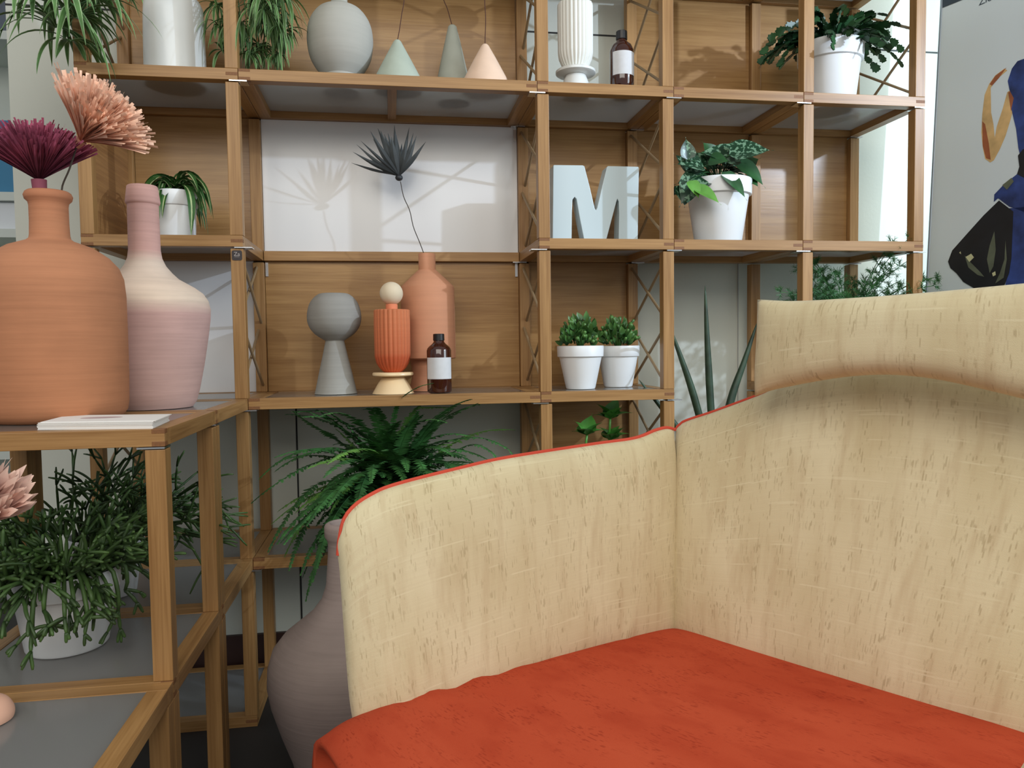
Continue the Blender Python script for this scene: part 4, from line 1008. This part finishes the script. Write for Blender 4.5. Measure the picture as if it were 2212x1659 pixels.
# rhipsalis
def rhips(mb, p, d, L, rad, depth, r, down=0.5):
    n = 5; pts = [p]
    for i in range(n):
        d = (d + Vector((r.uniform(-1, 1), r.uniform(-1, 1), r.uniform(-1, 1))) * 0.10 + Vector((0, 0, -down)) * (1.0 / n)).normalized(); q_ = pts[-1] + d * L / n
        pts.append(q_)
    mb.tube(pts, [rad, rad, rad, rad, rad * 0.95, rad * 0.6], 6)
    if depth > 0:
        for k in range(r.choice((2, 2, 3))):
            dd = (d + Vector((r.uniform(-1, 1), r.uniform(-1, 1), r.uniform(-0.8, 0.8))) * 0.75).normalized(); rhips(mb, pts[-1], dd, L * r.uniform(0.45, 0.75), rad * 0.88, depth - 1, r, down)
rh_m = leafmat('rhipsalis_stem', C(44, 66, 30), C(70, 98, 46), var=0.4, rough=0.5)
def rhipsalis(label, cx, cy, h, rt, rb, n, seed, Ls, bias=None, rad=0.0032, hang=()):
    t = thing('rhipsalis_plant', label, 'plant', (cx, cy, LV(1))); pot(t, cx, cy, LV(1), h, rt, rb, 0.035)
    r = random.Random(seed); b = MB(); c = Vector((cx, cy, LV(1) + h - 0.008))
    for k in range(n):
        az = r.random() * 2 * PI; el = r.uniform(0.25, 1.25); L = r.uniform(*Ls)
        d = Vector((math.cos(az) * math.cos(el), math.sin(az) * math.cos(el), math.sin(el)))
        if bias: d = (d + Vector(bias)).normalized()
        rhips(b, c + Vector((math.cos(az), math.sin(az), 0)) * rt * r.uniform(0.1, 0.8), d, L, rad, 2, r, r.uniform(0.1, 0.7) if not bias else 0.3)
    for (U, V, yy) in hang:
        e = onY(U, V, yy); a0 = c + (Vector((e.x, e.y, c.z)) - c) * 0.5; d = (e - c).normalized()
        over = c + (Vector((e.x, e.y, 0)) - Vector((c.x, c.y, 0))).normalized() * rt * 1.12 + Vector((0, 0, 0.022))
        pts = resample([c + Vector((0, 0, 0.012)), over, over * 0.4 + e * 0.6 + (over - c) * 0.1, e], 12)
        b.tube(pts, [rad] * 11 + [rad * 0.8], 6)
        for k in range(r.choice((2, 3))):
            dd = Vector((r.uniform(-1, 1), r.uniform(-0.6, 0.2), r.uniform(-1.0, 0.1))).normalized(); rhips(b, e, dd, r.uniform(0.022, 0.036), rad * 0.9, 1, r, 0.5)
    b.v = [Vector((p.x, p.y, min(p.z, Z2 - BH - 0.003))) for p in b.v]
    b.v = [Vector((p.x, p.y, max(p.z, LV(1) + 0.002))) for p in b.v]
    obj('foliage', b, rh_m, t, smooth=True, angle=None)
    return t
P, pr = profile(160, -0.475, [(1228, 108), (1425, 80)], 1400)
RP = profile(143, -0.475, [(1228, 108), (1260, 105), (1405, 80)], 1300)
t = rhipsalis('bushy dark-stemmed rhipsalis in the large white pot under the glass table top', RP[0].x, -0.475, RP[1][0][1] - LV(1), RP[1][0][0], RP[1][2][0], 115, 41, (0.045, 0.085), rad=0.0034, hang=[(95, 1320, -0.60), (70, 1360, -0.60), (160, 1310, -0.61), (200, 1300, -0.60), (30, 1290, -0.56), (125, 1275, -0.61), (255, 1320, -0.53), (140, 1335, -0.62), (270, 1275, -0.5), (190, 1335, -0.6)])
b = MB(); q0, q1, q2, q3 = onY(236, 1283, -0.43), onY(248, 1281, -0.43), onY(254, 1300, -0.43), onY(240, 1307, -0.43); b.prism([q0, q1, q2, q3], (0.001, -0.0008, 0)); obj('plant_tag', b, plain('yellow_tag', C(214, 226, 30), 0.5), t)
rhipsalis('rhipsalis in the white pot half hidden behind the larger one', onY(232, 1230, -0.2).x, -0.2, 0.12, 0.07, 0.052, 70, 43, (0.06, 0.125), (0.62, -0.05, 0.25), rad=0.0027)

# ------------------------------------------------------------------ banner at the right
E0 = onY(2003, 600, 0.19); hd = Vector((0.252, -0.968, 0)).normalized()
hn = Vector((-hd.y * -1, 0, 0)); hn = Vector((-0.968, -0.252, 0)).normalized()
best = None
for k in range(0, 160):
    a = math.radians(k * 0.1 - 2); wv = Vector((0, 0, 1)) * math.cos(a) - hn * math.sin(a)
    for L in (0.74,):
        N_ = hd.cross(wv)
        q_ = onP(2034, 0, E0, N_)
        dlt = (q_ - E0); err = abs(dlt.dot(hd))
        if best is None or err < best[0]: best = (err, wv, N_, q_, math.degrees(a))
_, wv, BN, E1, _a = best
if BN.dot(CAM - E0) < 0: BN = -BN
wv = (E1 - E0).normalized()
onB = lambda U, V, o=0.0: onP(U, V, E0 + BN * o, BN)
botL = E0 - wv * ((E0.z - FZ) / wv.z); topL = E0 + wv * ((2.15 - E0.z) / wv.z)
ban = thing('picture_banner', 'tall pale grey banner with a painted figure in a blue dress at right', 'banner', tuple(botL))
b = MB(); wd_ = 0.78
b.prism([botL, botL + hd * wd_, topL + hd * wd_, topL], -BN * 0.004); obj('panel', b, plain('banner_print', C(218, 228, 232), 0.4), ban)
b = MB(); b.tube([botL - BN * 0.002, topL - BN * 0.002], 0.0045, 8); obj('edge_rail', b, plain('grey_rail', C(150, 162, 172), 0.35, metal=0.4), ban)
def paint(name, mat, polys, o):
    b = MB()
    for pl in polys:
        b.prism([onB(U, V, o) for U, V in pl], BN * 0.0003)
    return obj(name, b, mat, ban)
pm = lambda n, c, v=0.25: plain(n, c, 0.5, var=v, vscale=22)
fig = paint('painted_arm', pm('ochre_paint', C(212, 176, 120)), [[(2170, 148), (2150, 163), (2137, 181), (2127, 205), (2122, 247), (2120, 286), (2123, 318), (2128, 343), (2139, 351), (2147, 346), (2160, 322), (2172, 294), (2184, 255), (2192, 223), (2190, 190), (2176, 199), (2166, 235), (2153, 274), (2149, 298), (2146, 268), (2141, 243), (2140, 190), (2152, 172), (2176, 152)]], 0.0004)
paint('painted_shading', pm('brown_paint', C(160, 92, 56)), [[(2174, 146), (2150, 164), (2138, 182), (2143, 185), (2158, 168)], [(2122, 262), (2128, 268), (2136, 310), (2140, 345), (2130, 342), (2123, 315)], [(2178, 200), (2192, 190), (2194, 215), (2184, 240)]], 0.0008)
paint('painted_bodice', pm('blue_paint', C(44, 64, 124), 0.5), [[(2212, 127), (2198, 132), (2186, 148), (2177, 175), (2181, 195), (2190, 212), (2185, 235), (2190, 258), (2195, 278), (2200, 320), (2206, 345), (2300, 330), (2310, 120)], [(2196, 377), (2169, 398), (2148, 420), (2147, 436), (2156, 428), (2180, 446), (2300, 490), (2300, 350), (2206, 360)], [(2178, 450), (2186, 500), (2182, 560), (2172, 615), (2166, 700), (2155, 860), (2150, 1020), (2400, 1060), (2345, 700), (2310, 440)]], 0.0012)
paint('painted_dark', pm('black_paint', C(24, 26, 32), 0.3), [[(2199, 336), (2202, 360), (2197, 376), (2215, 386), (2300, 380), (2300, 320), (2210, 322)], [(2158, 433), (2125, 465), (2089, 505), (2057, 541), (2048, 565), (2053, 579), (2066, 590), (2081, 609), (2105, 623), (2168, 621), (2180, 590), (2185, 557), (2189, 457)]], 0.0016)
for _pl in [[(2084, 552), (2096, 566), (2118, 588), (2126, 598), (2112, 594), (2092, 578)], [(2138, 530), (2148, 500), (2151, 540), (2146, 575), (2138, 590), (2132, 560)], [(2165, 400), (2185, 384), (2190, 392), (2175, 410)], [(2160, 590), (2170, 560), (2172, 520), (2175, 560), (2168, 600), (2150, 612)]]:
    paint('painted_highlight', M.setdefault('olive', pm('olive_paint', C(96, 102, 84), 0.3)), [_pl], 0.0021)
paint('painted_glint', pm('cream_paint', C(206, 204, 160), 0.1), [[(2086, 555), (2098, 548), (2104, 556), (2094, 566)], [(2143, 590), (2150, 586), (2151, 594), (2145, 597)], [(2072, 546), (2075, 543), (2076, 549)]], 0.0024)
paint('painted_band', pm('slate_paint', C(44, 58, 72), 0.1), [[(2036, 0), (2036, 17), (2078, 0), (2130, -21), (2300, -92), (2300, -130), (2036, -25)]], 0.0008)
text_mesh('banner_lettering', 'Zio', 0.028, pm('ink_paint', C(60, 72, 84), 0.05), ban, onB(2129, 6, 0.0006), hd, wv)

# ------------------------------------------------------------------ far shelf at the left edge
sx = onY(-40, 420, 1.2); 
bk = thing('white_bookcase', 'white bookcase far behind at the left edge, holding blue and white boxes', 'bookcase', (sx.x, 1.2, FZ))
b = MB(); zt_ = [FZ + 0.0, 0.45, onY(10, 545, 1.2).z, onY(10, 505, 1.2).z - 0.0, onY(10, 421, 1.2).z]
xr = onY(60, 420, 1.2).x; xl = xr - 0.8
for z in (FZ, 0.5, onY(10, 503, 1.2).z, onY(10, 423, 1.2).z, 2.0): b.box(xl + 0.01, xr - 0.01, 1.205, 1.5, z - 0.015, z + 0.015)
for x in (xl, xr): b.box(x - 0.01, x + 0.01, 1.2, 1.5, FZ, 2.0)
b.box(xl, xr, 1.5, 1.51, FZ, 2.0); obj('carcass', b, plain('white_laminate', C(216, 222, 214), 0.5), bk)
def bx(name, label, x0, x1, z0, z1, mat):
    b = MB(); b.box(x0, x1, 1.23, 1.44, z0, z1); o = obj(name, b, mat, None, ((x0 + x1) / 2, 1.23, z0), bevel=0.004); tag(o, label, 'box')
zs = onY(10, 423, 1.2).z + 0.0155; zw = onY(10, 503, 1.2).z + 0.0155
bx('storage_box', 'blue storage box on the upper shelf of the far white bookcase', onY(-45, 350, 1.2).x, onY(52, 350, 1.2).x, zs, zs + 0.26, plain('blue_card', C(60, 130, 170), 0.5))
bx('storage_box', 'white storage box on the lower shelf of the far white bookcase', onY(-45, 350, 1.2).x, onY(52, 350, 1.2).x, zw, zw + 0.10, plain('white_card', C(232, 236, 240), 0.5))
